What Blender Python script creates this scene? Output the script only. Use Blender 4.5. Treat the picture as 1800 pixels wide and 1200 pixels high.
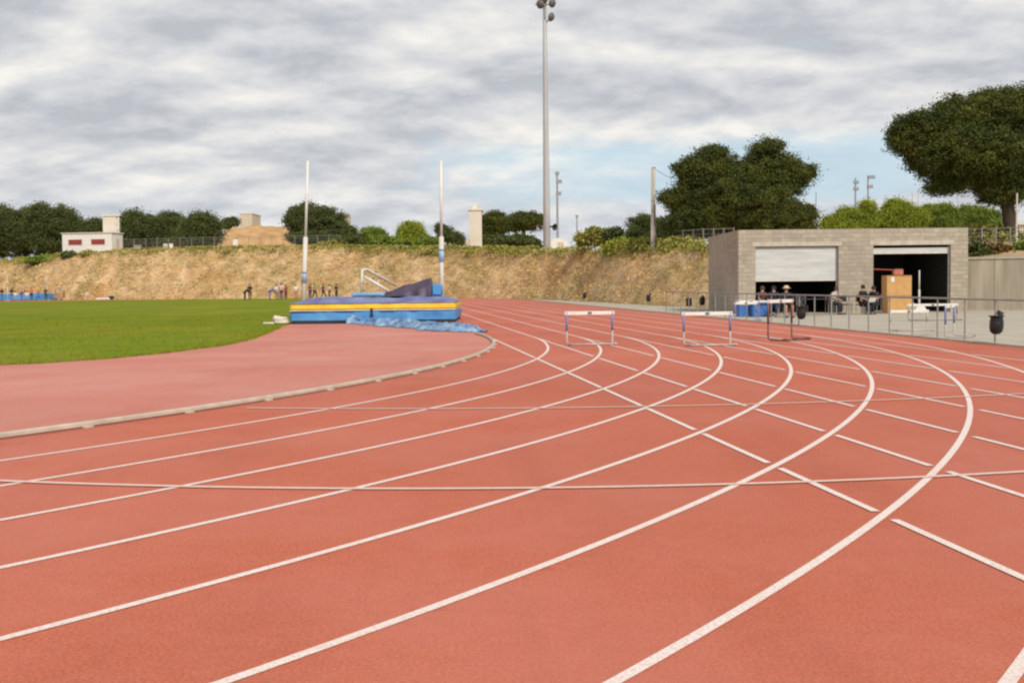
import bpy, bmesh, math, random
import numpy as np
from mathutils import Vector, Matrix, noise as mnoise
R_ = math.radians
random.seed(7); rng = np.random.default_rng(7)
for o in list(bpy.data.objects): bpy.data.objects.remove(o)
sc = bpy.context.scene; COL = sc.collection

# ------------------------------------------------------------------ camera
F, PITCH, ROLL, H = 2001.878, -0.0507195, -0.0109136, 1.509
cd = bpy.data.cameras.new('Camera'); cam = bpy.data.objects.new('Camera', cd); COL.objects.link(cam)
cd.sensor_width = 36; cd.lens = F / 1800 * 36; cd.clip_end = 6000; cd.clip_start = 0.1
cam.location = (0, 0, H)
cam.rotation_euler = (Matrix.Rotation(math.pi / 2 + PITCH, 3, 'X') @ Matrix.Rotation(ROLL, 3, 'Z')).to_euler()
sc.camera = cam
sc.render.engine = 'CYCLES'
sc.cycles.filter_width = 2.3
sc.render.resolution_x = 1024; sc.render.resolution_y = 682

# ------------------------------------------------------------------ world + sun
SUN_EL, SUN_AZ = R_(40), R_(158)          # azimuth clockwise from +Y (behind the camera to the right)
EXPO = 0.20
w = bpy.data.worlds.new('World'); sc.world = w; w.use_nodes = True
nt = w.node_tree; nt.nodes.clear(); N = nt.nodes.new; LK = nt.links.new
out = N('ShaderNodeOutputWorld'); bg = N('ShaderNodeBackground'); bg.inputs[1].default_value = 0.10
LK(bg.outputs[0], out.inputs[0])
sky = N('ShaderNodeTexSky'); sky.sky_type = 'NISHITA'; sky.sun_disc = False
sky.sun_elevation = SUN_EL; sky.sun_rotation = SUN_AZ; sky.air_density = 1.0; sky.dust_density = 1.5
tc = N('ShaderNodeTexCoord'); sx = N('ShaderNodeSeparateXYZ'); LK(tc.outputs['Generated'], sx.inputs[0])
def M(op, a, b=None, c=None, tree=nt):
    n = tree.nodes.new('ShaderNodeMath'); n.operation = op
    for i, v in enumerate((a, b, c)):
        if v is None: continue
        if isinstance(v, (int, float)): n.inputs[i].default_value = v
        else: tree.links.new(v, n.inputs[i])
    return n.outputs[0]
def ramp(tree, fac, stops, interp='LINEAR'):
    n = tree.nodes.new('ShaderNodeValToRGB'); n.color_ramp.interpolation = interp
    e = n.color_ramp.elements
    while len(e) < len(stops): e.new(0.5)
    for i, (p, c) in enumerate(stops):
        e[i].position = p; e[i].color = (c[0], c[1], c[2], 1) if not isinstance(c, (int, float)) else (c, c, c, 1)
    tree.links.new(fac, n.inputs[0]); return n.outputs[0]
zc = M('MAXIMUM', sx.outputs[2], 0.0)
dv = M('ADD', zc, 0.30)
px_ = M('DIVIDE', sx.outputs[0], dv); py_ = M('DIVIDE', sx.outputs[1], dv)
cb = N('ShaderNodeCombineXYZ'); LK(px_, cb.inputs[0]); LK(py_, cb.inputs[1])
def wnoise(scale, detail, rough, dist, vec=cb.outputs[0], off=(0, 0, 0), sc3=(1, 1, 1)):
    mp = N('ShaderNodeMapping'); mp.inputs['Location'].default_value = off; mp.inputs['Scale'].default_value = sc3
    LK(vec, mp.inputs[0])
    n = N('ShaderNodeTexNoise'); n.inputs['Scale'].default_value = scale; n.inputs['Detail'].default_value = detail
    n.inputs['Roughness'].default_value = rough; n.inputs['Distortion'].default_value = dist
    LK(mp.outputs[0], n.inputs['Vector']); return n.outputs['Fac']
n1 = wnoise(3.4, 9, 0.56, 0.10, off=(3.3, 1.2, 0), sc3=(.88, 1.12, 1))
n1b = wnoise(3.4, 9, 0.56, 0.10, off=(3.3, 1.2 - 0.075, 0), sc3=(.88, 1.12, 1))
n2 = wnoise(1.3, 4, 0.5, 0.1, off=(7.1, -4.0, 2), sc3=(.5, 1.5, 1))
n3 = wnoise(11, 7, 0.6, 0.1, off=(1.0, 9.0, 5), sc3=(.8, 1, 1))
# puffs: dense patches, bright on their upper rims and grey underneath
rim = M('SUBTRACT', n1, n1b)
mixn = M('ADD', M('MULTIPLY', n1, 0.50), M('ADD', M('MULTIPLY', n2, 0.44), M('MULTIPLY', n3, 0.06)))
mixn = M('ADD', mixn, M('MULTIPLY', rim, 0.75))
mixn = M('SUBTRACT', mixn, M('MULTIPLY', M('MAXIMUM', M('SUBTRACT', zc, 0.16), 0.0), 0.8))
cl = ramp(nt, mixn, [(0.36, (4.5, 4.7, 5.05)), (0.44, (5.3, 5.45, 5.75)), (0.52, (6.2, 6.25, 6.4)), (0.60, (7.1, 7.05, 6.9)), (0.69, (8.2, 7.95, 7.5))])
# horizon gets even, bluish grey
hz = ramp(nt, zc, [(0.0, 1.0), (0.035, 0.75), (0.09, 0.0)])
mh = N('ShaderNodeMix'); mh.data_type = 'RGBA'; LK(M('MULTIPLY', hz, 0.65), mh.inputs[0]); LK(cl, mh.inputs[6]); mh.inputs[7].default_value = (5.6, 6.0, 6.5, 1)
# gap of pale blue sky low over the trees
gapz = ramp(nt, zc, [(0.0, 0.0), (0.055, 0.0), (0.080, 1.0), (0.112, 1.0), (0.138, 0.0)])
gx = M('DIVIDE', sx.outputs[0], M('MAXIMUM', sx.outputs[1], 0.05))
gxr = ramp(nt, M('ADD', M('MULTIPLY', gx, 0.5), 0.5), [(0.0, 0.0), (0.455, 0.0), (0.50, 1.0), (0.66, 1.0), (0.74, 0.1)])
fwd = M('GREATER_THAN', sx.outputs[1], 0.0)
gap = M('MULTIPLY', M('MULTIPLY', gapz, gxr), fwd)
gap = M('ADD', gap, M('MULTIPLY', M('SUBTRACT', 0.50, n1), 2.6))
gap = ramp(nt, gap, [(0.35, 0.0), (0.95, 0.72)])
skc = N('ShaderNodeMix'); skc.data_type = 'RGBA'; skc.inputs[0].default_value = 0.85
LK(sky.outputs[0], skc.inputs[6]); skc.inputs[7].default_value = (5.0, 6.7, 7.7, 1)
mg = N('ShaderNodeMix'); mg.data_type = 'RGBA'; LK(gap, mg.inputs[0]); LK(mh.outputs[2], mg.inputs[6]); LK(skc.outputs[2], mg.inputs[7])
LK(mg.outputs[2], bg.inputs[0])
sd = bpy.data.lights.new('sun', 'SUN'); sd.energy = 2.7; sd.angle = R_(9); sd.color = (1, 0.93, 0.82)
so = bpy.data.objects.new('sun', sd); COL.objects.link(so)
sdir = Vector((math.sin(SUN_AZ) * math.cos(SUN_EL), math.cos(SUN_AZ) * math.cos(SUN_EL), math.sin(SUN_EL)))
so.rotation_euler = sdir.to_track_quat('Z', 'Y').to_euler(); so.location = sdir * 200
vs = sc.view_settings; vs.view_transform = 'Standard'; vs.look = 'None'; vs.exposure = EXPO; vs.gamma = 1

# ------------------------------------------------------------------ survey helpers: a direction seen in the photo -> a place in the world
def ray(u, v):
    x, y = (u - 900) / F, (600 - v) / F
    c, s = math.cos(ROLL), math.sin(ROLL); x, y = x * c - y * s, x * s + y * c
    cp, sp = math.cos(PITCH), math.sin(PITCH)
    return (x, cp - y * sp, sp + y * cp)
def P(u, v, D):
    d = ray(u, v); t = D / d[1]; return Vector((d[0] * t, D, H + d[2] * t))
def G(u, v, z=0.0):
    d = ray(u, v); t = (z - H) / d[2]; return Vector((d[0] * t, d[1] * t, z))
def hor(u): return 600 - F * (math.tan(-PITCH) - ROLL * (u - 900) / F)
def ZV(u, v, D): return P(u, v, D).z
def X(u, D): return P(u, hor(u), D).x

# ------------------------------------------------------------------ materials
MATS = {}
def mat(name, col, rough=0.8, var=0.12, scale=6.0, bump=0.0, bscale=None, metal=0.0, col2=None, detail=5, island=0.0, spec=0.4, vscale=None):
    if name in MATS: return MATS[name]
    m = bpy.data.materials.new(name); m.use_nodes = True; t = m.node_tree
    b = t.nodes['Principled BSDF']; b.inputs['Roughness'].default_value = rough; b.inputs['Metallic'].default_value = metal
    b.inputs['Specular IOR Level'].default_value = spec
    tcn = t.nodes.new('ShaderNodeTexCoord'); mp = t.nodes.new('ShaderNodeMapping')
    t.links.new(tcn.outputs['Object'], mp.inputs[0])
    if vscale: mp.inputs['Scale'].default_value = vscale
    nz = t.nodes.new('ShaderNodeTexNoise'); nz.inputs['Scale'].default_value = scale; nz.inputs['Detail'].default_value = detail
    t.links.new(mp.outputs[0], nz.inputs['Vector'])
    c2 = col2 if col2 else [max(0, c * (1 - 2 * var)) for c in col]
    c1 = col if col2 else [min(1, c * (1 + var)) for c in col]
    r = ramp(t, nz.outputs['Fac'], [(0.3, c2), (0.7, c1)])
    last = r
    if island > 0:
        g = t.nodes.new('ShaderNodeNewGeometry')
        k = M('ADD', M('MULTIPLY', g.outputs['Random Per Island'], 2 * island), 1 - island, tree=t)
        mx = t.nodes.new('ShaderNodeVectorMath'); mx.operation = 'SCALE'
        t.links.new(last, mx.inputs[0]); t.links.new(k, mx.inputs['Scale']); last = mx.outputs[0]
    t.links.new(last, b.inputs['Base Color'])
    if bump:
        n2_ = t.nodes.new('ShaderNodeTexNoise'); n2_.inputs['Scale'].default_value = bscale or scale * 4; n2_.inputs['Detail'].default_value = 6
        t.links.new(mp.outputs[0], n2_.inputs['Vector'])
        bp = t.nodes.new('ShaderNodeBump'); bp.inputs['Strength'].default_value = bump; bp.inputs['Distance'].default_value = 0.05
        t.links.new(n2_.outputs['Fac'], bp.inputs['Height']); t.links.new(bp.outputs[0], b.inputs['Normal'])
    MATS[name] = m; return m

def nmix(t, fac, a, b):
    n = t.nodes.new('ShaderNodeMix'); n.data_type = 'RGBA'
    for i, v in ((0, fac), (6, a), (7, b)):
        if isinstance(v, (int, float)): n.inputs[i].default_value = v
        elif isinstance(v, tuple): n.inputs[i].default_value = (*v, 1)
        else: t.links.new(v, n.inputs[i])
    return n.outputs[2]
def nnoise(t, vec, scale, detail=4, rough=0.5, sc3=None):
    if sc3:
        mp = t.nodes.new('ShaderNodeMapping'); mp.inputs['Scale'].default_value = sc3; t.links.new(vec, mp.inputs[0]); vec = mp.outputs[0]
    n = t.nodes.new('ShaderNodeTexNoise'); n.inputs['Scale'].default_value = scale; n.inputs['Detail'].default_value = detail
    n.inputs['Roughness'].default_value = rough; t.links.new(vec, n.inputs['Vector']); return n.outputs['Fac']

def rubber(name, c_lo, c_hi, c_patch, patch_amt):
    m = bpy.data.materials.new(name); m.use_nodes = True; t = m.node_tree; b = t.nodes['Principled BSDF']
    b.inputs['Roughness'].default_value = 0.85; b.inputs['Specular IOR Level'].default_value = 0.25
    o = t.nodes.new('ShaderNodeTexCoord').outputs['Object']
    fine = nnoise(t, o, 55, 4, 0.8); mid = nnoise(t, o, 9, 5, 0.65); big = nnoise(t, o, 0.35, 5, 0.55); vb = nnoise(t, o, 0.09, 3, 0.5)
    c = nmix(t, ramp(t, fine, [(0.34, 0.0), (0.64, 1.0)]), c_lo, c_hi)
    c = nmix(t, M('MULTIPLY', ramp(t, mid, [(0.35, 0.0), (0.75, 1.0)]), 0.22, tree=t), c, tuple(x * 0.72 for x in c_lo))
    c = nmix(t, M('MULTIPLY', ramp(t, big, [(0.40, 0.0), (0.68, 1.0)]), patch_amt, tree=t), c, c_patch)
    c = nmix(t, M('MULTIPLY', ramp(t, vb, [(0.42, 0.0), (0.62, 1.0)]), 0.32, tree=t), c, tuple(x * 0.86 for x in c_lo))
    wv = nnoise(t, o, 0.9, 5, 0.6, (1.0, 0.18, 1))
    c = nmix(t, M('MULTIPLY', ramp(t, wv, [(0.50, 0.0), (0.72, 1.0)]), 0.22, tree=t), c, tuple(x * 0.74 for x in c_lo))
    w2 = nnoise(t, o, 3.1, 6, 0.7)
    c = nmix(t, M('MULTIPLY', ramp(t, w2, [(0.52, 0.0), (0.74, 1.0)]), 0.25, tree=t), c, c_patch)
    st = nnoise(t, o, 1.3, 2, 0.4); st2 = nnoise(t, o, 11, 4, 0.7)
    spot = M('MULTIPLY', ramp(t, st, [(0.66, 0.0), (0.72, 1.0)]), ramp(t, st2, [(0.5, 0.0), (0.62, 0.35)]), tree=t)
    c = nmix(t, spot, c, tuple(x * 0.6 for x in c_lo))
    t.links.new(c, b.inputs['Base Color'])
    bp = t.nodes.new('ShaderNodeBump'); bp.inputs['Strength'].default_value = 0.35; bp.inputs['Distance'].default_value = 0.004
    t.links.new(nnoise(t, o, 160, 2, 0.6), bp.inputs['Height']); t.links.new(bp.outputs[0], b.inputs['Normal'])
    return m
M_track = rubber('red_rubber', (0.38, 0.095, 0.050), (0.72, 0.195, 0.112), (0.60, 0.21, 0.155), 0.6)
M_infield = rubber('faded_rubber', (0.48, 0.165, 0.12), (0.72, 0.27, 0.20), (0.63, 0.30, 0.245), 0.75)
def line_mat():
    m = bpy.data.materials.new('line_paint'); m.use_nodes = True; t = m.node_tree; b = t.nodes['Principled BSDF']
    b.inputs['Roughness'].default_value = 0.75
    o = t.nodes.new('ShaderNodeTexCoord').outputs['Object']
    c = nmix(t, ramp(t, nnoise(t, o, 60, 4, 0.7), [(0.36, 1.0), (0.54, 0.0)]), (0.86, 0.77, 0.72), (0.74, 0.48, 0.38))
    c = nmix(t, M('MULTIPLY', ramp(t, nnoise(t, o, 0.8, 4, 0.6), [(0.45, 0.0), (0.75, 1.0)]), 0.22, tree=t), c, (0.70, 0.46, 0.36))
    t.links.new(c, b.inputs['Base Color']); return m
M_line = line_mat()
M_worn = mat('worn_line_paint', (0.80, 0.62, 0.54), 0.8, scale=20, col2=(0.74, 0.48, 0.39), detail=5)
def grass_mat():
    m = bpy.data.materials.new('turf'); m.use_nodes = True; t = m.node_tree; b = t.nodes['Principled BSDF']
    b.inputs['Roughness'].default_value = 0.95; b.inputs['Specular IOR Level'].default_value = 0.1
    o = t.nodes.new('ShaderNodeTexCoord').outputs['Object']
    c = nmix(t, ramp(t, nnoise(t, o, 2.2, 6, 0.7), [(0.32, 0.0), (0.7, 1.0)]), (0.130, 0.180, 0.008), (0.225, 0.280, 0.014))
    c = nmix(t, M('MULTIPLY', ramp(t, nnoise(t, o, 0.16, 5, 0.6), [(0.44, 0.0), (0.62, 1.0)]), 0.75, tree=t), c, (0.29, 0.25, 0.02))
    c = nmix(t, M('MULTIPLY', ramp(t, nnoise(t, o, 0.45, 4, 0.6, (1, 0.3, 1)), [(0.5, 0.0), (0.75, 1.0)]), 0.4, tree=t), c, (0.085, 0.15, 0.006))
    bd = nnoise(t, o, 0.22, 2, 0.4, (1, .12, 1)); c = nmix(t, M('MULTIPLY', ramp(t, bd, [(0.47, 0.0), (0.53, 1.0)]), 0.22, tree=t), c, (0.12, 0.155, 0.006))
    t.links.new(c, b.inputs['Base Color'])
    bp = t.nodes.new('ShaderNodeBump'); bp.inputs['Strength'].default_value = 0.7; bp.inputs['Distance'].default_value = 0.06
    t.links.new(nnoise(t, o, 9, 4, 0.7), bp.inputs['Height']); t.links.new(bp.outputs[0], b.inputs['Normal']); return m
M_grass = grass_mat()
def slope_mat():
    m = bpy.data.materials.new('dry_slope'); m.use_nodes = True; t = m.node_tree; b = t.nodes['Principled BSDF']
    b.inputs['Roughness'].default_value = 0.95; b.inputs['Specular IOR Level'].default_value = 0.1
    o = t.nodes.new('ShaderNodeTexCoord').outputs['Object']
    c = nmix(t, ramp(t, nnoise(t, o, 0.55, 8, 0.68), [(0.36, 0.0), (0.62, 1.0)]), (0.36, 0.235, 0.115), (0.72, 0.52, 0.30))
    c = nmix(t, ramp(t, nnoise(t, o, 0.25, 7, 0.7, (1.3, 0.5, 1.5)), [(0.47, 0.0), (0.62, 0.7)]), c, (0.27, 0.205, 0.06))
    c = nmix(t, ramp(t, nnoise(t, o, 1.6, 5, 0.7, (1, 0.35, 1)), [(0.58, 0.0), (0.74, 0.6)]), c, (0.74, 0.54, 0.34))
    c = nmix(t, ramp(t, nnoise(t, o, 0.12, 3, 0.5), [(0.48, 0.0), (0.66, 0.5)]), c, (0.58, 0.29, 0.11))
    c = nmix(t, ramp(t, nnoise(t, o, 0.5, 6, 0.65, (1.0, 0.12, 0.4)), [(0.54, 0.0), (0.66, 0.6)]), c, (0.72, 0.52, 0.34))
    t.links.new(c, b.inputs['Base Color'])
    bp = t.nodes.new('ShaderNodeBump'); bp.inputs['Strength'].default_value = 0.9; bp.inputs['Distance'].default_value = 0.35
    t.links.new(nnoise(t, o, 1.2, 7, 0.7), bp.inputs['Height']); t.links.new(bp.outputs[0], b.inputs['Normal']); return m
M_slope = slope_mat()
M_dirt = mat('dry_ground', (0.48, 0.34, 0.20), 0.95, scale=0.4, col2=(0.30, 0.22, 0.11), bump=0.4, bscale=3)
M_concrete = mat('pale_concrete', (0.50, 0.45, 0.36), 0.9, scale=0.9, col2=(0.40, 0.35, 0.27), bump=0.15, bscale=14)
M_kerb = mat('kerb_concrete', (0.58, 0.53, 0.44), 0.85, scale=3, col2=(0.42, 0.37, 0.29), bump=0.1)
M_kerbrail = mat('kerb_rail_grey', (0.60, 0.53, 0.43), 0.6, scale=5, col2=(0.46, 0.39, 0.30))
M_galv = mat('galvanised_steel', (0.36, 0.34, 0.32), 0.5, scale=4, col2=(0.26, 0.25, 0.24), metal=0.3)
M_pole = mat('pole_grey', (0.50, 0.51, 0.52), 0.55, scale=1.2, col2=(0.38, 0.39, 0.40), vscale=(3, 3, .3))
M_polewhite = mat('pole_white', (0.72, 0.68, 0.61), 0.6, scale=2, col2=(0.58, 0.54, 0.48), vscale=(3, 3, .4))
M_white = mat('white_paint', (0.80, 0.78, 0.74), 0.55, scale=3, col2=(0.68, 0.65, 0.60))
M_cream = mat('cream_wall', (0.74, 0.68, 0.58), 0.8, scale=0.5, col2=(0.62, 0.55, 0.45))
M_beige = mat('beige_wall', (0.60, 0.52, 0.40), 0.85, scale=0.4, col2=(0.50, 0.43, 0.33))
M_redwin = mat('red_window_blind', (0.28, 0.05, 0.045), 0.7)
M_dark = mat('dark_rubber', (0.025, 0.025, 0.03), 0.6)
M_blackbag = mat('black_bag', (0.018, 0.019, 0.021), 0.35, scale=10, bump=0.5, bscale=9)
M_blue = mat('blue_vinyl', (0.11, 0.36, 0.68), 0.45, scale=1.2, col2=(0.05, 0.22, 0.52), bump=0.9, bscale=2.2, vscale=(1, 1, .5))
M_tarp = mat('blue_tarpaulin', (0.36, 0.54, 0.72), 0.35, scale=2.6, col2=(0.015, 0.06, 0.22), bump=0.8, bscale=5)  # pale and navy tones paint light and shade of folds into the blue
M_yellow = mat('yellow_vinyl', (0.92, 0.66, 0.06), 0.45, scale=2, col2=(0.80, 0.50, 0.04), bump=0.3, bscale=3)
M_purple = mat('purple_vinyl', (0.22, 0.25, 0.44), 0.5, scale=1.3, col2=(0.11, 0.11, 0.26), bump=0.8, bscale=2.5)
M_darkpurple = mat('dark_purple_vinyl', (0.085, 0.06, 0.10), 0.5, scale=1.5, col2=(0.04, 0.03, 0.055), bump=0.9, bscale=2.5)
M_ltblue = mat('light_blue_vinyl', (0.27, 0.48, 0.66), 0.5, scale=3, col2=(0.16, 0.34, 0.56), bump=0.4)
M_hblue = mat('hurdle_blue', (0.22, 0.23, 0.44), 0.45, var=0.1)
M_hred = mat('hurdle_red', (0.17, 0.07, 0.055), 0.5, var=0.1)
M_hgrey = mat('hurdle_grey', (0.48, 0.42, 0.38), 0.5, var=0.1)
M_bark = mat('bark', (0.10, 0.07, 0.045), 0.95, scale=5, col2=(0.05, 0.035, 0.025), bump=0.8, vscale=(3, 3, .6))
def leaf(name, a, b, isl=0.22):
    m = mat(name, a, 0.75, scale=0.7, col2=b, island=isl, spec=0.2)
    return m
L_pine = leaf('pine_needles', (0.100, 0.105, 0.018), (0.032, 0.048, 0.012))
L_bush = leaf('olive_leaves', (0.085, 0.085, 0.018), (0.045, 0.055, 0.012))
L_dark = leaf('dark_leaves', (0.090, 0.105, 0.030), (0.050, 0.065, 0.020))
L_bright = leaf('bright_leaves', (0.28, 0.31, 0.03), (0.13, 0.17, 0.02))
L_mid = leaf('mid_green_leaves', (0.17, 0.22, 0.03), (0.085, 0.12, 0.02))
L_scrub = leaf('scrub_leaves', (0.29, 0.27, 0.06), (0.15, 0.15, 0.03))
L_dry = leaf('dry_stalks', (0.72, 0.50, 0.25), (0.46, 0.31, 0.12), 0.25)

# ------------------------------------------------------------------ mesh helpers
def tag(o, label=None, cat=None, group=None, kind=None):
    if label: o['label'] = label
    if cat: o['category'] = cat
    if group: o['group'] = group
    if kind: o['kind'] = kind
    return o
def thing(name, label, cat, loc=(0, 0, 0), rz=0.0, group=None):
    o = bpy.data.objects.new(name, None); COL.objects.link(o); o.location = loc; o.rotation_euler = (0, 0, rz)
    o.empty_display_size = 0.2
    return tag(o, label, cat, group)
def link(name, me, m, parent=None, smooth=False):
    o = bpy.data.objects.new(name, me); COL.objects.link(o)
    if m is not None and not me.materials: me.materials.append(m)
    if parent: o.parent = parent
    if smooth: me.polygons.foreach_set('use_smooth', [True] * len(me.polygons))
    return o
class MB:
    def __init__(s): s.v = []; s.f = []
    def add(s, vs_, fs_):
        k = len(s.v); s.v += [tuple(p) for p in vs_]; s.f += [tuple(i + k for i in f) for f in fs_]
    def box(s, c, d, rz=0.0, rot=None, b=0.0):
        mtx = rot if rot is not None else Matrix.Rotation(rz, 3, 'Z')
        x, y, z = d[0] / 2, d[1] / 2, d[2] / 2
        if b <= 0:
            vs_ = [(i, j, k) for i in (-x, x) for j in (-y, y) for k in (-z, z)]
            fs_ = [(0, 1, 3, 2), (4, 6, 7, 5), (0, 4, 5, 1), (2, 3, 7, 6), (0, 2, 6, 4), (1, 5, 7, 3)]
        else:
            bm = bmesh.new(); bmesh.ops.create_cube(bm, size=1)
            bmesh.ops.scale(bm, vec=d, verts=bm.verts)
            bmesh.ops.bevel(bm, geom=list(bm.edges), offset=b, segments=2, affect='EDGES', profile=0.5)
            bm.verts.ensure_lookup_table(); vs_ = [tuple(v.co) for v in bm.verts]; fs_ = [tuple(v.index for v in f.verts) for f in bm.faces]; bm.free()
        s.add([mtx @ Vector(v) + Vector(c) for v in vs_], fs_); return s
    def tube(s, pts, rad, n=8, cap=True):
        pts = [Vector(p) for p in pts]
        if not isinstance(rad, (list, tuple)): rad = [rad] * len(pts)
        vs_ = []; up = None
        for i, p in enumerate(pts):
            d = (pts[min(i + 1, len(pts) - 1)] - pts[max(i - 1, 0)]).normalized()
            if up is None: up = Vector((1, 0, 0)) if abs(d.x) < 0.8 else Vector((0, 1, 0))
            a = (up - d * up.dot(d)).normalized(); b = d.cross(a); up = a
            for k in range(n):
                t = 2 * math.pi * k / n; vs_.append(p + (a * math.cos(t) + b * math.sin(t)) * rad[i])
        fs_ = [(i * n + k, i * n + (k + 1) % n, (i + 1) * n + (k + 1) % n, (i + 1) * n + k) for i in range(len(pts) - 1) for k in range(n)]
        if cap: fs_ += [tuple(range(n - 1, -1, -1)), tuple(range((len(pts) - 1) * n, len(pts) * n))]
        s.add(vs_, fs_); return s
    def lathe(s, prof, n=20, c=(0, 0, 0), rot=None):
        vs_ = []
        for r, z in prof:
            for k in range(n):
                t = 2 * math.pi * k / n; vs_.append(Vector((r * math.cos(t), r * math.sin(t), z)))
        if rot is not None: vs_ = [rot @ v for v in vs_]
        vs_ = [v + Vector(c) for v in vs_]
        fs_ = [(i * n + k, i * n + (k + 1) % n, (i + 1) * n + (k + 1) % n, (i + 1) * n + k) for i in range(len(prof) - 1) for k in range(n)]
        s.add(vs_, fs_); return s
    def prism(s, poly, y0, y1):      # poly in xz, extruded along y
        n = len(poly); vs_ = [(x, y0, z) for x, z in poly] + [(x, y1, z) for x, z in poly]
        s.add(vs_, [tuple(range(n)), tuple(range(2 * n - 1, n - 1, -1))] + [(i, i + n, (i + 1) % n + n, (i + 1) % n) for i in range(n)]); return s
    def build(s, name, m, parent=None, smooth=False):
        me = bpy.data.meshes.new(name); me.from_pydata(s.v, [], s.f); me.validate(); me.update()
        bm = bmesh.new(); bm.from_mesh(me); bmesh.ops.recalc_face_normals(bm, faces=bm.faces); bm.to_mesh(me); bm.free()
        return link(name, me, m, parent, smooth)
def kids(o): return list(o.children)
def copy_tree(o, parent=None):
    c = o.copy(); COL.objects.link(c); c.parent = parent
    for ch in kids(o): copy_tree(ch, c)
    return c
def sheet(name, poly, z, m, kind='structure'):
    me = bpy.data.meshes.new(name); bm = bmesh.new()
    f = bm.faces.new([bm.verts.new((x, y, z)) for x, y in poly]); bm.normal_update()
    if f.normal.z < 0: f.normal_flip()
    bmesh.ops.triangulate(bm, faces=[f]); bm.to_mesh(me); bm.free()
    o = link(name, me, m); tag(o, kind=kind); return o

# ------------------------------------------------------------------ track geometry (a 400 m oval fitted to the photo)
CX, CY, RI, TH, LW = -31.8728, 27.978, 31.506, 0.120254, 1.22
nrm = Vector((math.cos(TH), math.sin(TH))); drn = Vector((-math.sin(TH), math.cos(TH))); CEN = Vector((CX, CY)); SL = 84.4
def bend(r, ph): return (CX + r * math.cos(ph), CY + r * math.sin(ph))
def fbend(r, ph): p = CEN + drn * SL; return (p.x + r * math.cos(ph), p.y + r * math.sin(ph))
def stadium(r, n=96):
    pts = [bend(r, TH - math.pi + math.pi * i / n) for i in range(n + 1)]
    pts += [fbend(r, TH + math.pi * i / n) for i in range(n + 1)]
    return pts
# ground far beyond, with a hollow nobody sees under the stadium floor
S = 3000
sheet('ground', [(-S, -S), (S, -S), (S, S), (-S, S)], -0.16, M_dirt)
RO = 42.25
tp = [fbend(RO, TH + math.pi * i / 96) for i in range(97)] + [bend(RO, TH - math.pi + math.pi * .45 * i / 60) for i in range(61)]
e = CEN + nrm * RO
tp += [(-20, -40), tuple(e - drn * 66)]
sheet('running_track', tp, 0.0, M_track)
sheet('infield_surface', stadium(RI - 0.02), 0.004, M_infield)
# turf
near = [(-60, 10), (-30, 14), (-16, 19.6), (-12, 21.4)] + [tuple(G(u, v)[:2]) for u, v in ((0, 642), (70, 639), (130, 635), (190, 631), (250, 625), (300, 620), (350, 613), (385, 609), (420, 602), (445, 595), (465, 587), (485, 578), (505, 569))]
def inside_poly(r, a, b, far):  # points on the inner edge
    return
rr = RI - 1.6
gp = near + [(-8.6, 47), (-6.4, 52)]
for s_ in range(0, 9): 
    q = CEN + nrm * rr + drn * (26 + s_ * (SL - 26) / 8); gp.append((q.x, q.y))
gp += [fbend(rr, TH + math.pi * i / 60) for i in range(61)]
q = CEN - nrm * rr; gp.append((q.x, q.y))
grass = sheet('grass', gp, 0.012, M_grass, kind='stuff'); tag(grass, 'bright green mown infield turf', 'grass')
# short tufts that roughen the near turf edge
mb = MB()
def blades(mb, x, y, z, h, n, spread, wd):
    for _ in range(n):
        a = random.random() * 6.28; ox, oy = random.gauss(0, spread), random.gauss(0, spread); l = h * random.uniform(.6, 1.2)
        tx, ty = random.gauss(0, .35) * l, random.gauss(0, .35) * l; cx_, sy_ = math.cos(a) * wd, math.sin(a) * wd
        mb.add([(x + ox - cx_, y + oy - sy_, z), (x + ox + cx_, y + oy + sy_, z), (x + ox + tx, y + oy + ty, z + l)], [(0, 1, 2)])
for i in range(len(near) - 1):
    a, b = Vector(near[i]), Vector(near[i + 1]); L_ = (b - a).length
    if a.x < -22: continue
    for _ in range(int(L_ * 26)):
        p = a.lerp(b, random.random()) + Vector((random.gauss(0, .05), random.gauss(.06, .09))); blades(mb, p.x, p.y, 0.01, .055, 4, .05, .012)
xs = rng.uniform(-24, -7, 9000); ys = rng.uniform(22, 60, 9000)
from mathutils.geometry import intersect_point_tri_2d
def in_poly(x, y, poly):
    c = False; j = len(poly) - 1
    for i in range(len(poly)):
        xi, yi = poly[i]; xj, yj = poly[j]
        if (yi > y) != (yj > y) and x < (xj - xi) * (y - yi) / (yj - yi) + xi: c = not c
        j = i
    return c
for x, y in zip(xs, ys):
    if in_poly(x, y, gp): blades(mb, x, y, 0.01, .045, 3, .12, .014)
tag(mb.build('grass_tufts', leaf('turf_blades', (0.20, 0.225, 0.008), (0.13, 0.155, 0.005), .25)), 'short loose grass blades on the near turf', 'grass', kind='stuff')

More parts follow.
